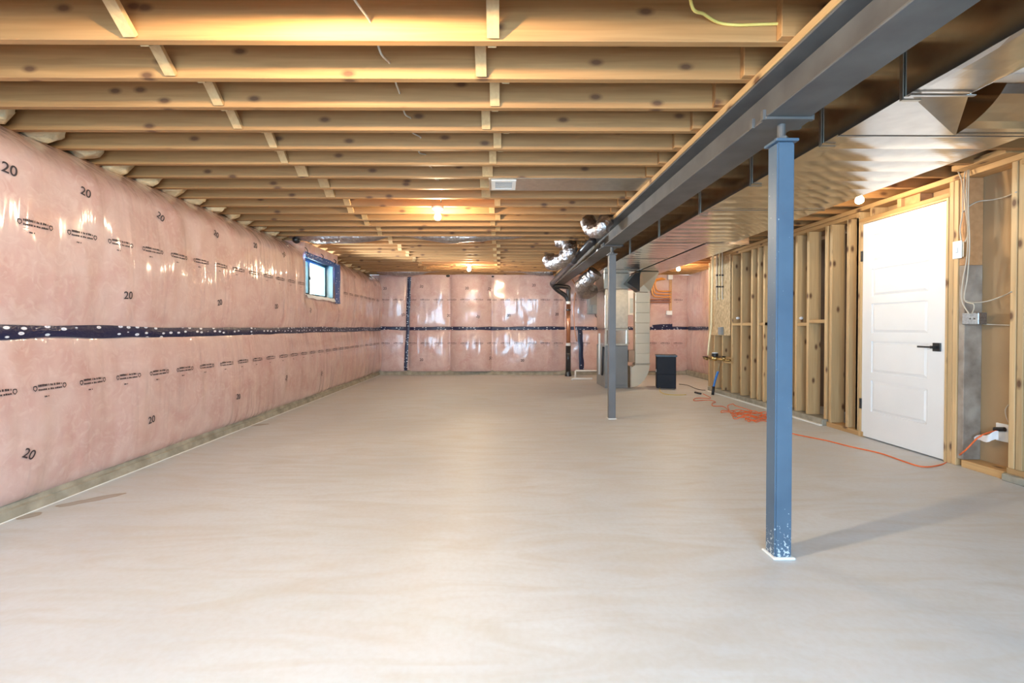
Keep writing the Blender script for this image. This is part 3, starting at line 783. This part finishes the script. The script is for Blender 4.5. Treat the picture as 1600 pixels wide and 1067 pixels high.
# ------------------------------------------------------------------ trunk ducts
ZD, ZDT = 2.0, 2.195
def duct_mb(x0, x1, y0, y1, beads=.175, z0=ZD, z1=ZDT):
    mb = MB()
    v = [(x, y, z) for x in (x0, x1) for y in (y0, y1) for z in (z0, z1)]
    mb.add(v, [(0, 1, 3, 2), (4, 6, 7, 5), (0, 4, 5, 1), (2, 3, 7, 6), (1, 5, 7, 3)])
    n = max(2, int((y1 - y0) / beads)) * 8
    def fn(u, w_):
        y = y0 + (y1 - y0) * u; x = x0 + (x1 - x0) * w_
        ph = u * n / 8
        return (x, y, z0 - .006 * abs(math.sin(math.pi * ph)) * math.sin(math.pi * min(1, max(0, w_))) ** .3 - .0022 * nz(x, y, 3, 5))
    mb.grid(fn, n, 10)
    return mb
td = empty('supply_trunk_duct', (1.9, 4, ZD), 'wide shiny galvanised trunk duct running beside the steel beam', 'duct')
XD0 = 1.66
mk('duct_section', duct_mb(XD0, 2.60, 2.30, 5.20), M['galv'], td)
mk('duct_section', duct_mb(XD0, 2.29, 5.201, 8.65), M['galv'], td)
mk('narrow_section', duct_mb(XD0, 1.91, YB + .05, 1.90, .5), M['galv'], td)
mb = MB()
Bp, Ap, Cp, Dp, Ep = (XD0, 1.9, ZD), (XD0, 2.3, ZD - .008), (2.24, 2.3, ZD - .008), (1.91, 1.9, ZD + .02), (2.24, 2.3, ZDT)
mb.add([Bp, Ap, Cp, Dp, (XD0, 1.9, ZDT), (XD0, 2.3, ZDT), Ep, (1.91, 1.9, ZDT)], [(0, 1, 2), (0, 2, 3), (0, 1, 5, 4), (3, 2, 6, 7), (4, 5, 6, 7)])
mk('transition', mb, M['galv'], td)
# slanted end of the wide section, right of the transition
mb = MB()
prof = []
for i in range(9):
    a = math.pi / 2 * i / 8
    prof.append((2.299 - .36 * math.sin(a) * .9, ZD + .0 + .15 * (1 - math.cos(a))))
for i in range(8):
    (ya, za), (yb, zb) = prof[i], prof[i + 1]
    mb.add([(2.24 - .25 * (2.3 - ya), ya, za), (2.60, ya, za), (2.60, yb, zb), (2.24 - .25 * (2.3 - yb), yb, zb)], [(0, 1, 2, 3)])
mk('end_boot', mb, M['galv'], td, smooth=True)
for yy, xa, xb in ((1.895, XD0, 1.92), (2.30, XD0, 2.60), (3.75, XD0, 2.60), (5.2, XD0, 2.60), (6.4, XD0, 2.29), (7.6, XD0, 2.29)):
    mk('drive_seam', B(xa - .004, xb + .004, yy - .007, yy + .007, ZD - .012, ZD - .006), M['galv'], td, bevel=.002)
for yy in (1.2, 1.93, 2.42, 3.1, 3.9, 4.9, 6.0, 7.2):
    mk('hanger_strap', MB().box(XD0 - .008, XD0 - .003, yy - .008, yy + .008, ZD - .008, ZJ + .05).box(XD0 - .008, XD0 + .07, yy - .008, yy + .008, ZD - .014, ZD - .0085), M['galv_dull'], td)
rt = empty('return_trunk_duct', (2.55, 7, ZD), 'second galvanised duct alongside the stud wall, a dark gap beside it', 'duct')
mk('duct_section', duct_mb(2.33, 2.80, 5.26, 8.70), M['galv'], rt)
mk('drive_seam', B(2.326, 2.804, 5.245, 5.259, ZD - .012, ZD - .006), M['galv'], rt)
rd = empty('round_duct', (2.8, 1.84, 2.1), 'dark round branch duct at the upper right frame edge', 'duct')
mk('pipe', MB().cyl((1.95, 1.83, 2.115), (2.75, 1.80, 2.115), .095, 24), M['galv'], rd, smooth=True)
mk('pipe', MB().cyl((2.752, 1.80, 2.115), (3.45, 1.78, 2.115), .099, 24), M['galv'], rd, smooth=True)
for xx in (2.3, 2.75): mk('crimp_ring', MB().cyl((xx, 1.816, 2.115), (xx + .02, 1.816, 2.115), .103, 24), M['galv_dull'], rd)

# panned joist bay with a register
pb = empty('joist_bay_duct', (.6, 3.86, ZJ), 'flat metal duct panel closing a joist bay, with white grille', 'duct')
y7, y8 = JY0 + JS * 6, JY0 + JS * 7
g0, g1 = atY(768, 290, 3.8).x, atY(806, 290, 3.8).x
mk('sheet', B(g0 - .02, 1.18, y7 - .036, y8 - .002, ZJ - .006, ZJ - .0005), M['galv_dull'], pb, bevel=.001)
mk('register_gap_shade', B(g0 + .005, g1 - .005, y7 + .01, y8 - .045, ZJ - .0075, ZJ - .0062), M['black'], pb)  # black sheet added to stand for the shade between the louvres
rg = mk('register', MB().box(g0, g1, y7 + .0, y7 + .035, ZJ - .011, ZJ - .0065).box(g0, g1, y8 - .07, y8 - .035, ZJ - .011, ZJ - .0065).box(g0, g0 + .03, y7 + .035, y8 - .07, ZJ - .011, ZJ - .0065).box(g1 - .03, g1, y7 + .035, y8 - .07, ZJ - .011, ZJ - .0065), M['white'], pb, label='white louvred register grille')
n = 6
for i in range(n):
    yy = y7 + .05 + (y8 - y7 - .135) * i / (n - 1)
    mk('louvre', B(g0 + .03, g1 - .03, yy - .006, yy + .006, ZJ - .0095, ZJ - .008), M['white'], rg)

# ------------------------------------------------------------------ flexible foil ducts
def crumple(seed):
    return lambda u, t: 1 + .10 * math.sin(u * 60) * .5 + .16 * noise.noise(Vector((u * 14 + seed, math.cos(t) * 1.5, math.sin(t) * 1.5)))
def flex(pts, r, label, cat='flexible duct', sm=8, n=14):
    o = mk('flexible_duct', MB().tube(pts, r, n, sm, crumple(pts[0][0] * 9)), M['foil'], None, label, cat, 'foil flexible ducts', smooth=True)
    return o
yb1 = JY0 + JS * 14 + .126
P = lambda px, py, y: tuple(atY(px, py, y))
flex([(-2.75, yb1, ZJ + .10), (-2.45, yb1, ZJ + .04), (-2.1, yb1, ZJ + .03), (-1.75, yb1, ZJ + .05), (-1.45, yb1, ZJ + .12), (-1.15, yb1, ZJ + .11), (-.85, yb1, ZJ + .05), (-.5, yb1, ZJ + .035), (-.15, yb1, ZJ + .07), (.3, yb1, ZJ + .12), (.9, yb1, ZJ + .12)], .095, 'silver foil duct sagging between the joists above the small window')
yb2 = JY0 + JS * 27 + .126
flex([(-2.6, yb2, ZJ + .08), (-2.2, yb2, ZJ + .02), (-1.8, yb2, ZJ + .03), (-1.4, yb2, ZJ + .10), (-.6, yb2, ZJ + .12), (.4, yb2, ZJ + .09), (.8, yb2, ZJ + .02), (1.1, yb2, ZJ + .03)], .09, 'silver foil duct sagging in the last joist bay by the far wall')
flex([P(958, 322, 5.1), P(950, 336, 5.0), P(944, 351, 4.9), P(932, 360, 4.95), P(921, 352, 5.1), P(917, 338, 5.25)], .082, 'crumpled silver elbow duct dropping beside the beam, nearer one')
flex([P(872, 375, 6.5), P(888, 378, 6.4), P(890, 392, 6.3), P(880, 404, 6.35), P(865, 412, 6.5), P(858, 405, 6.65)], .10, 'crumpled silver elbow duct beside the beam, farther one')
flex([P(931, 424, 7.7), P(925, 431, 7.75), P(914, 440, 7.85), P(908, 449, 8.0), P(912, 457, 8.2), P(919, 457, 8.35), P(925, 453, 8.5)], .115, 'bulky crumpled foil duct entering the furnace plenum under the beam')

# ------------------------------------------------------------------ black drain pipe
ab = empty('drain_pipe', (1.5, 10.1, 0), 'black plastic drain pipe along the beam and down the far wall', 'pipe')
xs, zs = 1.10, 2.06
mk('horizontal_run', MB().cyl((xs, 5.6, zs + .03), (xs, 9.78, zs - .06), .048, 16), M['abs'], ab, smooth=True)
mk('coupling', MB().cyl((xs, 7.0, zs), (xs, 7.14, zs - .003), .056, 16), M['abs'], ab)
pA = Vector((xs, 9.78, zs - .06)); pBt = atY(888, 478, 10.13); pV = Vector((pBt.x, 10.13, 1.62))
mk('elbow', MB().tube([pA, pA + Vector((.0, .14, -.03)), pA + Vector((.12, .30, -.13)), pV + Vector((-.06, 0, .12)), pV], .05, 12, 6), M['abs'], ab, smooth=True)
mk('branch', MB().tube([pA + Vector((.03, .18, -.06)), Vector((pV.x - .02, 10.12, 1.93)), Vector((pV.x, 10.13, 1.85)), pV], .045, 12, 5), M['abs'], ab, smooth=True)
mk('white_collar', MB().cyl(pV, pV + Vector((0, 0, -.06)), .054, 16), M['white'], ab)
mk('riser', MB().cyl(pV + Vector((0, 0, -.06)), (pV.x, 10.13, .72), .045, 16), M['copper'], ab, smooth=True, label='reddish middle length of the riser')
mk('clamp', MB().cyl((pV.x, 10.13, 1.42), (pV.x, 10.13, 1.45), .052, 16), M['black'], ab)
mk('white_collar', MB().cyl((pV.x, 10.13, .66), (pV.x, 10.13, .72), .053, 16), M['white'], ab)
mk('stack', MB().cyl((pV.x, 10.13, .10), (pV.x, 10.13, .66), .055, 16), M['abs'], ab, smooth=True)
mk('floor_fitting', MB().cyl((pV.x, 10.13, .0), (pV.x, 10.13, .10), .075, 16, .057), M['abs'], ab)
mk('small_pipe', MB().tube([(pV.x + .10, 10.2, 2.1), (pV.x + .17, 10.2, 1.9), (pV.x + .13, 10.2, 1.5), (pV.x + .15, 10.22, 1.05), (pV.x + .2, 10.22, .75)], .012, 8, 4), M['copper'], ab, smooth=True)

# ------------------------------------------------------------------ furnace
FY = 8.07
fu = empty('furnace', (2.0, FY + .3, 0), 'grey furnace cabinet with galvanised plenum behind the far column', 'furnace')
f0, f1 = 1.81, 2.21
cab = mk('cabinet', B(f0, f1, FY + .012, FY + .70, 0, .74), M['panelgrey'], fu, bevel=.006)
mk('front_panel', B(f0 + .004, f1 - .004, FY, FY + .0115, .06, .735), M['furnace'], cab, bevel=.003)
mk('kick_panel', B(f0 + .004, f1 - .004, FY + .004, FY + .0115, .002, .055), M['furnace'], cab)
cb = mk('coil_box', B(f0 + .01, f1 - .01, FY + .02, FY + .69, .742, 1.035), M['galv'], fu, bevel=.003)
fr = .028
mk('access_frame', MB().box(f0 - .002, f1 + .002, FY + .0, FY + .018, .744, .744 + fr).box(f0 - .002, f1 + .002, FY, FY + .018, 1.035 - fr, 1.035).box(f0 - .002, f0 + fr, FY, FY + .018, .744 + fr, 1.035 - fr).box(f1 - fr, f1 + .002, FY, FY + .018, .744 + fr, 1.035 - fr), M['galv_dull'], cb)
mk('plenum', B(f0, f1, FY + .02, FY + .70, 1.04, 1.72), M['galv_dull'], fu, bevel=.004)
mk('plenum_cap', B(f0 - .02, f1 + .02, FY + .01, FY + .72, 1.722, ZD - .008), M['galv_dull'], fu, bevel=.004)
mk('drip_tube', MB().tube([(f0 - .02, FY + .05, .72), (f0 - .03, FY + .06, .45), (f0 - .028, FY + .08, .30), (f0 - .03, FY + .1, .22)], .018, 8, 4), M['black'], fu, smooth=True)
mk('side_pipe', MB().cyl((f0 - .045, FY + .25, .95), (f0 - .045, FY + .25, .22), .018, 10), M['white'], fu, smooth=True)

rdz = empty('return_drop', (2.46, FY + .2, 0), 'pale galvanised return drop with curved boot right of the furnace', 'duct')
r0, r1 = 2.335, 2.585
zz0, zz1 = .43, 1.66
nsec = 7
for i in range(nsec):
    a = zz0 + (zz1 - zz0) * i / nsec; b = zz0 + (zz1 - zz0) * (i + 1) / nsec
    mk('drop_panel', B(r0, r1, FY, FY + .14, a + .001, b - .001), M['galv_warm'], rdz, bevel=.002)
mk('collar', B(r0 - .008, r1 + .008, FY - .008, FY + .148, .405, .43), M['galv_dull'], rdz, bevel=.003)
poly = [(r0, .404), (r1, .404)]
for i in range(1, 9):
    a = math.pi / 2 * i / 8
    poly.append((2.27 + (r1 - 2.27) * math.cos(a), .404 - .384 * math.sin(a) ** 1.15))
poly += [(2.27, .36)]
mk('boot', MB().prism(poly, 'y', FY + .002, FY + .14), M['galv_warm'], rdz)
mk('boot_flange', B(2.245, 2.269, FY - .01, FY + .15, .012, .385), M['galv_dull'], rdz, bevel=.003)
mk('filter_rack', B(2.225, 2.33, FY + .02, FY + .14, .45, .66), M['brown'], rdz, bevel=.004, label='brown filter rack')
# faceted offset up to the trunk
mb = MB()
lo = [(r0, FY, zz1 + .01), (r1, FY, zz1 + .01), (r1, FY + .14, zz1 + .01), (r0, FY + .14, zz1 + .01)]
hi = [(2.36, FY - .25, ZD - .012), (2.66, FY - .25, ZD - .012), (2.66, FY + .16, ZD - .012), (2.36, FY + .16, ZD - .012)]
mid = (2.47, FY - .02, zz1 + .13)
mb.add(lo + hi + [mid], [(0, 1, 8), (0, 8, 4), (8, 1, 5), (8, 5, 4), (1, 2, 6, 5), (2, 3, 7, 6), (3, 0, 4, 7), (4, 5, 6, 7), (3, 2, 1, 0)])
mk('offset', mb, M['galv_warm'], rdz)
mb = MB().prism([(2.12, 1.80), (2.33, 1.66), (2.33, 1.97), (2.26, 1.97)], 'y', FY - .26, FY - .012)
mk('side_elbow', mb, M['black'], rdz)

# condensate lines
mk('condensate_pipe', MB().tube([(1.40, 9.12, .02), (1.40, 9.12, .05), (1.42, 9.12, .055), (1.80, 9.12, .055)], .018, 8, 1), M['white'], None, 'white plastic condensate pipe lying on the floor left of the furnace', 'pipe', smooth=True)
p1, p2 = atY(899, 579, 9.9), atY(934, 579, 9.9)
mk('condensate_pipe', MB().tube([(p1.x, 9.9, 0), (p1.x, 9.9, p1.z - .01), (p1.x + .01, 9.9, p1.z), (p2.x + .1, 9.9, p1.z)], .018, 8, 1), M['white'], None, 'white plastic pipe bent to the floor beside the black drain stack', 'pipe', smooth=True)

# electrical panel on the far wall
a, b = atY(917, 458, 10.3), atY(937, 491, 10.3)
ep = empty('breaker_box', (a.x, 10.3, b.z), 'grey electrical breaker box on the far wall beside the plenum', 'breaker box')
mk('box', B(a.x, b.x, 10.12, 10.315, b.z, a.z), M['panelgrey'], ep, bevel=.006)
mk('cover', B(a.x + .03, b.x - .02, 10.105, 10.1195, b.z + .2, a.z - .03), M['furnace'], ep, bevel=.003)
mk('meter_box', B(a.x + .08, b.x + .03, 10.07, 10.1195, b.z + .01, b.z + .19), M['panelgrey'], ep, bevel=.004)
mk('feed_cable', MB().tube([(a.x + .14, 10.09, b.z + .02), (a.x + .16, 10.08, b.z - .06), (a.x + .28, 10.18, b.z - .11), (a.x + .45, 10.2, b.z - .1)], .008, 6, 4), M['black'], ep, smooth=True)

# window on the far wall, mostly behind the return drop
w2 = empty('window_2', (3.1, YF, 1.3), kind='structure')
a, b = atY(981, 454, 10.28), atY(994, 492, 10.28)
xw0, xw1 = a.x, a.x + .46
mk('window_frame', MB().box(xw0, xw1, 10.26, 10.34, b.z, b.z + .04).box(xw0, xw1, 10.26, 10.34, a.z - .17, a.z).box(xw0, xw0 + .04, 10.26, 10.34, b.z + .04, a.z - .17).box(xw1 - .04, xw1, 10.26, 10.34, b.z + .04, a.z - .17), M['white'], w2)
mk('pane', B(xw0 + .04, xw1 - .04, 10.30, 10.306, b.z + .04, a.z - .17), M['frost'], w2)

# ------------------------------------------------------------------ orange lines and junction boxes on the far wall
xr_ = atY(1048, 460, 10.25).x
mn = empty('orange_pipe_manifold', (xr_, 10.25, 1.7), 'rack of orange bent pipes on the far wall under the alcove bulb', 'pipes')
za, zb = atY(1048, 432, 10.25).z, atY(1048, 492, 10.25).z
mk('rail', B(xr_ - .02, xr_ + .03, 10.26, 10.30, zb, za), M['endgrain'], mn)
mk('junction_box', B(xr_ - .07, xr_ + .03, 10.20, 10.259, za - .07, za + .03), M['white'], mn, bevel=.004)
mk('junction_box', B(xr_ - .10, xr_ + .02, 10.20, 10.259, zb - .0, zb + .09), M['white'], mn, bevel=.004)
for i, py in enumerate((455, 459.5, 464, 468, 472)):
    z = atY(1045, py, 10.24).z; xl = atY(1024 - i * 2.5, 450, 10.24).x
    if i < 3: pts = [(xr_ + .0, 10.24, z), (xl + .12, 10.24, z), (xl + .03, 10.24, z + .03), (xl, 10.24, z + .13), (xl, 10.24, 2.04), (xl + .04, 10.24, 2.09), (xl + .22, 10.24, 2.12 + .012 * i)]
    else: pts = [(xr_, 10.24, z), (xl + .1, 10.24, z), (xl - .05, 10.24, z)]
    mk('pipe', MB().tube(pts, .015, 8, 5), M['pex'] if i < 3 else M['copper'], mn, smooth=True)

# ------------------------------------------------------------------ dark cabinet
a, b = flo(1031, 607), flo(1061, 607)
cx0, cx1, cy = a.x, b.x, a.y
cz = atY(1045, 555, cy).z
cbn = empty('metal_cabinet', ((cx0 + cx1) / 2, cy + .17, 0), 'dark charcoal two-section metal cabinet standing on the alcove floor', 'cabinet')
mk('body', B(cx0, cx1 - .01, cy + .012, cy + .36, 0, cz - .03), M['navy'], cbn, bevel=.004)
mk('lid', B(cx0 - .012, cx1 + .008, cy - .004, cy + .37, cz - .029, cz), M['black'], cbn, bevel=.008, seg=2)
sp = atY(1045, 585, cy).z
mk('door_panel', B(cx0 + .008, cx1 - .022, cy, cy + .0115, sp + .003, cz - .034), M['navy'], cbn, bevel=.003)
mk('door_panel', B(cx0 + .008, cx1 - .022, cy, cy + .0115, .012, sp - .003), M['navy'], cbn, bevel=.003)
mk('side_latch', B(cx0 - .010, cx0 - .0005, cy + .02, cy + .04, .28, .33), M['white'], cbn, bevel=.003)

cbn.rotation_euler = (0, 0, math.radians(-16))
# ------------------------------------------------------------------ cords
def ground(pts, z=.006): return [tuple(flo(px, py, z)) for px, py in pts]
# orange extension cord: outlet -> coil -> cabinet
outlet_p = atX(1563, 672, XR + D - .03)
run = [tuple(outlet_p), tuple(atX(1545, 676, XR + .06)), tuple(atX(1528, 684, XR + .03)), tuple(atX(1508, 704, XR - .04))] + \
      ground([(1487, 719), (1466, 727), (1440, 729), (1410, 720), (1375, 708), (1330, 698), (1290, 688), (1245, 679), (1215, 671), (1200, 662)])
ec = empty('extension_cord', tuple(flo(1180, 655)), 'orange extension cord snaking from the wall outlet to a coil', 'cord')
rr = random.Random(5)
mk('cord_run', MB().tube(run, .0055, 7, 6), M['orange'], ec, smooth=True)
coil = []
ctr = flo(1172, 652); n = 150
for i in range(n):
    t = i / n
    a = t * 2 * math.pi * 7
    c_ = flo(1194 - 36 * t + 2 * math.sin(i * .21), 661 - 17 * t)
    rx, ry = .20 + .06 * math.sin(i * .37), .085 + .04 * math.cos(i * .23)
    coil.append((c_.x + rx * math.cos(a), c_.y + ry * math.sin(a), .008 + .03 * (0.5 + .5 * math.sin(i * 1.7)) * (.4 + .6 * math.sin(math.pi * t))))
mk('cord_coil', MB().tube([run[-1]] + coil, .0048, 6, 3), M['orange'], ec, smooth=True, label='tangled coil of orange cord')
tail = [coil[-1]] + [tuple(flo(1150, 634, .07)), tuple(flo(1145, 631, .10)), tuple(flo(1137, 634, .05))] + ground([(1139, 641), (1130, 635), (1114, 634), (1113, 630), (1118, 628), (1108, 625), (1085, 626), (1088, 622), (1110, 622), (1104, 618), (1098, 615)])
mk('cord_tail', MB().tube(tail, .005, 6, 5), M['orange'], ec, smooth=True)
mk('plug', MB().tube(ground([(1086, 613), (1095, 615)], .014), .016, 8, 1), M['black'], ec, smooth=True)
mk('plug', MB().cyl(outlet_p + Vector((-.01, .03, .0)), outlet_p + Vector((.0, -.03, .012)), .016, 8), M['black'], ec)
mk('warning_tag', MB().grid(lambda u, v: tuple(atX(1522 + 38 * u, 683 - 9 * u + (4 + 10 * u ** .6) * v - 2 * math.sin(u * 9), XR + .03 + .02 * math.sin(u * 7 + v))), 8, 3), M['paper'], ec, smooth=True, label='crumpled white warning tag on the cord')
mk('power_cord', MB().tube(ground([(1061, 600), (1075, 602), (1090, 608), (1106, 610)]) , .005, 6, 6), M['black'], None, 'dark thin cord on the floor right of the charcoal cabinet', 'cord', smooth=True)
mk('power_cord', MB().tube([tuple(flo(1031, 606, .012))] + ground([(1032, 612), (1042, 616), (1060, 617), (1072, 616.5)]), .006, 6, 6), M['ycable'], None, 'thin brownish cord curving past the front of the charcoal cabinet', 'cord', smooth=True)

# ------------------------------------------------------------------ wiring right of the door
ol = empty('wall_outlet', tuple(atX(1566, 690, XR + D)), 'white wall outlet plate low on the brown drywall', 'outlet')
a, b = atX(1556, 660, XR + D - .01), atX(1576, 692, XR + D - .01)
mk('cover_plate', B(XR + D - .012, XR + D + .001, b.y, a.y, b.z, a.z), M['white'], ol, bevel=.003)
mk('receptacle', B(XR + D - .016, XR + D - .0125, b.y + .02, a.y - .02, b.z + .02, a.z - .02), M['white'], ol, bevel=.002)
mk('feed_cable', MB().tube([tuple(atX(1576, 660, XR + D - .01)), tuple(atX(1572, 650, XR + D - .02)), tuple(atX(1571, 640, XR + D - .02)), tuple(atX(1576, 632, XR + D - .01))], .004, 6, 4), M['cable'], ol, smooth=True)
sb = empty('switch_box', tuple(atX(1495, 403, XR)), 'white switch box beside the top half of the door', 'switch')
a, b = atX(1488, 378, XR - .03), atX(1502, 403, XR - .03)
mk('switch_plate', B(XR - .03, XR - .022, b.y, a.y, b.z, a.z), M['white'], sb, bevel=.003)
mk('metal_box', B(XR - .0215, XR + .004, b.y - .01, a.y - .02, b.z + .01, a.z - .01), M['galv_dull'], sb)
mk('toggle', B(XR - .04, XR - .0305, (a.y + b.y) / 2 - .008, (a.y + b.y) / 2 + .008, (a.z + b.z) / 2 - .02, (a.z + b.z) / 2 + .02), M['white'], sb, bevel=.002)
jb = empty('junction_box', tuple(atX(1515, 507, XR)), 'galvanised square junction box below the cable bundle', 'junction box')
a, b = atX(1507, 489, XR), atX(1533, 507, XR)
mk('box', B(XR - .02, XR + .045, b.y, a.y, b.z, a.z), M['boxmetal'], jb, bevel=.004)
for i in range(2): mk('knockout', MB().cyl((XR - .0205, b.y + .03 + .03 * i, (a.z + b.z) / 2), (XR - .024, b.y + .03 + .03 * i, (a.z + b.z) / 2), .006, 10), M['steel'], jb)
_ci = [0]
def cable(pts, label, X=XR - .008, r=.0045):
    X -= .011 * (_ci[0] % 4); _ci[0] += 1
    mk('electrical_cable', MB().tube([tuple(atX(px, py, X + (q[0] if q else 0))) for px, py, *q in pts], r, 6, 5), M['cable'], None, label, 'cable', 'cables right of the door', smooth=True)
cable([(1494, 262, .02), (1503, 285), (1504, 330), (1500, 358), (1502, 376, -.012)], 'leftmost white cable dropping into the switch box')
cable([(1510, 258, .02), (1506, 285), (1509, 330), (1513, 362), (1508, 378, -.01)], 'white cable curving into the right side of the switch box')
cable([(1512, 262, .02), (1510, 300), (1512, 345), (1511, 400), (1504, 440), (1503, 470), (1514, 490, 0)], 'white cable passing right of the switch box down to junction box')
cable([(1514, 265, .02), (1513, 320), (1515, 380), (1512, 430), (1507, 468), (1522, 476, -.01), (1519, 490, 0)], 'rightmost upright cable looping above the junction box')
cable([(1503, 333, 0), (1512, 324, .03), (1528, 315, .08), (1552, 312, .12), (1572, 307, .12), (1588, 300, .0)], 'single white cable arching right across the drywall top')
cable([(1510, 470), (1522, 473, .05), (1545, 470, .11), (1570, 461, .12), (1580, 456, .0)], 'white cable rising right above the junction box')
cable([(1530, 506, .03), (1550, 507, .12), (1578, 508, .1)], 'level white cable running right from the junction box')
for px in (1250, 1152):
    p = atX(px + 1, 497, XR + .05); mk('cable_scrap', MB().ball((p.x, p.y, p.z + .0), .03, .022, .02, 8, 6), M['paper'], None, 'small white scrap on the blocking right of the near column' if px == 1250 else 'small white scrap on the blocking beside the chipboard panel', 'scrap')

# ceiling cables
yj = JY0 - .045
mk('electrical_cable', MB().tube([(0.66, yj - .25, ZJ + .2), tuple(atY(1080, 6, yj - .12)), tuple(atY(1100, 22, yj - .05)), tuple(atY(1122, 35, yj - .004)), tuple(atY(1150, 39, yj)), tuple(atY(1190, 38, yj)), tuple(atY(1226, 37, yj - .002))], .006, 7, 6), M['ycable'], None, 'yellow cable curving along the nearest joist to the beam', 'cable', smooth=True)
zc = ZJ + .075
pts = [(-.66, jy(-2), ZJ + .05), (-.58, jy(-1), zc)]
for k in range(0, 9):
    pts += [(-.545 + .02 * math.sin(k), jy(k) - .15, zc - .015 - .02 * (k % 2)), (-.53 + .01 * math.sin(k * 2.), jy(k), zc)]
pts += [(-.58, jy(9), ZJ + .04)]
mk('electrical_cable', MB().tube(pts, .005, 6, 4), M['cable'], None, 'white cable threaded through the joists towards the middle bulb', 'cable', smooth=True)

# ------------------------------------------------------------------ pipes on the chipboard and the water meter
for i, (px, y0, y1) in enumerate(((1120, 403, 467), (1124, 402, 467), (1128.5, 401, 466))):
    p0, p1 = atX(px, y0, XR - .03), atX(px, y1, XR - .03)
    q = mk('water_pipe', MB().tube([(p0.x, p0.y, ZJ + .02), tuple(p0), tuple(p1 + Vector((0, 0, .03))), (p1.x + .005, p1.y, p1.z + .005), (p1.x + .016, p1.y - .0, p1.z)], .009, 8, 2), M['beige'] if i == 1 else M['cable'], None,
           ['leftmost of three thin pipes on the chipboard panel', 'middle of three thin pipes on the chipboard panel', 'rightmost of three thin pipes on the chipboard panel'][i], 'pipe', 'pipes on the chipboard', smooth=True)
    for py in (430, 448):
        s = atX(px, py, XR - .03); mk('clamp', B(s.x - .012, s.x + .014, s.y - .016, s.y + .016, s.z - .012, s.z + .012), M['black'], q)
b0 = [tuple(atX(1114, 402, XR - .04)), tuple(atX(1113, 440, XR - .04)), tuple(atX(1112, 480, XR - .04)), tuple(atX(1111, 510, XR - .05)), tuple(atX(1108, 535, XR - .07)), tuple(atX(1106, 555, XR - .08))]
mk('water_pipe', MB().tube([(b0[0][0], b0[0][1], ZJ + .02)] + b0, .014, 8, 4), M['beige'], None, 'long beige pipe running from ceiling down to the water meter', 'pipe', smooth=True)
a = atX(1127, 517, XR - .03); mk('outlet_box', B(XR - .06, XR - .016, a.y - .05, a.y + .05, a.z - .06, a.z + .06), M['panelgrey'], None, 'small grey box at the foot of the chipboard panel', 'outlet box', bevel=.004)
wm = empty('water_meter', tuple(atX(1118, 568, XR - .08)), 'brass water meter with valves between the far studs', 'water meter')
m0, m1 = atX(1100, 559, XR - .08), atX(1140, 563, XR - .05)
mk('inlet_pipe', MB().cyl(m0, m1, .018, 10), M['brass'], wm, smooth=True)
c_ = atX(1117, 560, XR - .08)
mk('meter_body', MB().lathe((c_.x, c_.y, c_.z - .04), [(.02, 0), (.055, .015), (.06, .05), (.05, .07)], 14), M['brass'], wm, smooth=True)
mk('meter_head', MB().lathe((c_.x, c_.y, c_.z + .032), [(.048, 0), (.05, .03), (.044, .05)], 14), M['black'], wm)
mk('meter_lid', MB().lathe((c_.x, c_.y, c_.z + .0825), [(.042, 0), (.042, .012)], 14), M['white'], wm)
for px in (1104, 1131):
    v = atX(px, 560, XR - .08)
    mk('valve', MB().ball(v, .03, .03, .03, 10, 6), M['brass'], wm, smooth=True)
    mk('valve_handle', B(v.x - .05, v.x + .01, v.y - .045, v.y + .045, v.z + .025, v.z + .035), M['black'], wm)
mk('support_block', B(XR - .02, XR - .001, atX(1146, 563, XR).y, atX(1133, 563, XR).y, m1.z - .05, m1.z + .04), M['wood_y'], wm)
h0 = atX(1124, 568, XR - .08)
hs = [tuple(h0), tuple(atX(1122, 580, XR - .1)), tuple(atX(1118, 592, XR - .12)), tuple(atX(1115, 604, XR - .14)), tuple(flo(1113.5, 614, .02))]
mk('hose_nipple', MB().tube(hs[:2], .016, 8, 1), M['nipple'], wm)
mk('supply_hose', MB().tube(hs[1:4], .017, 8, 5), M['blue'], wm, smooth=True, label='bright blue supply hose')
mk('hose_sleeve', MB().tube([hs[3], tuple(flo(1113.5, 617, .0))], .022, 8, 1), M['black'], wm, smooth=True)
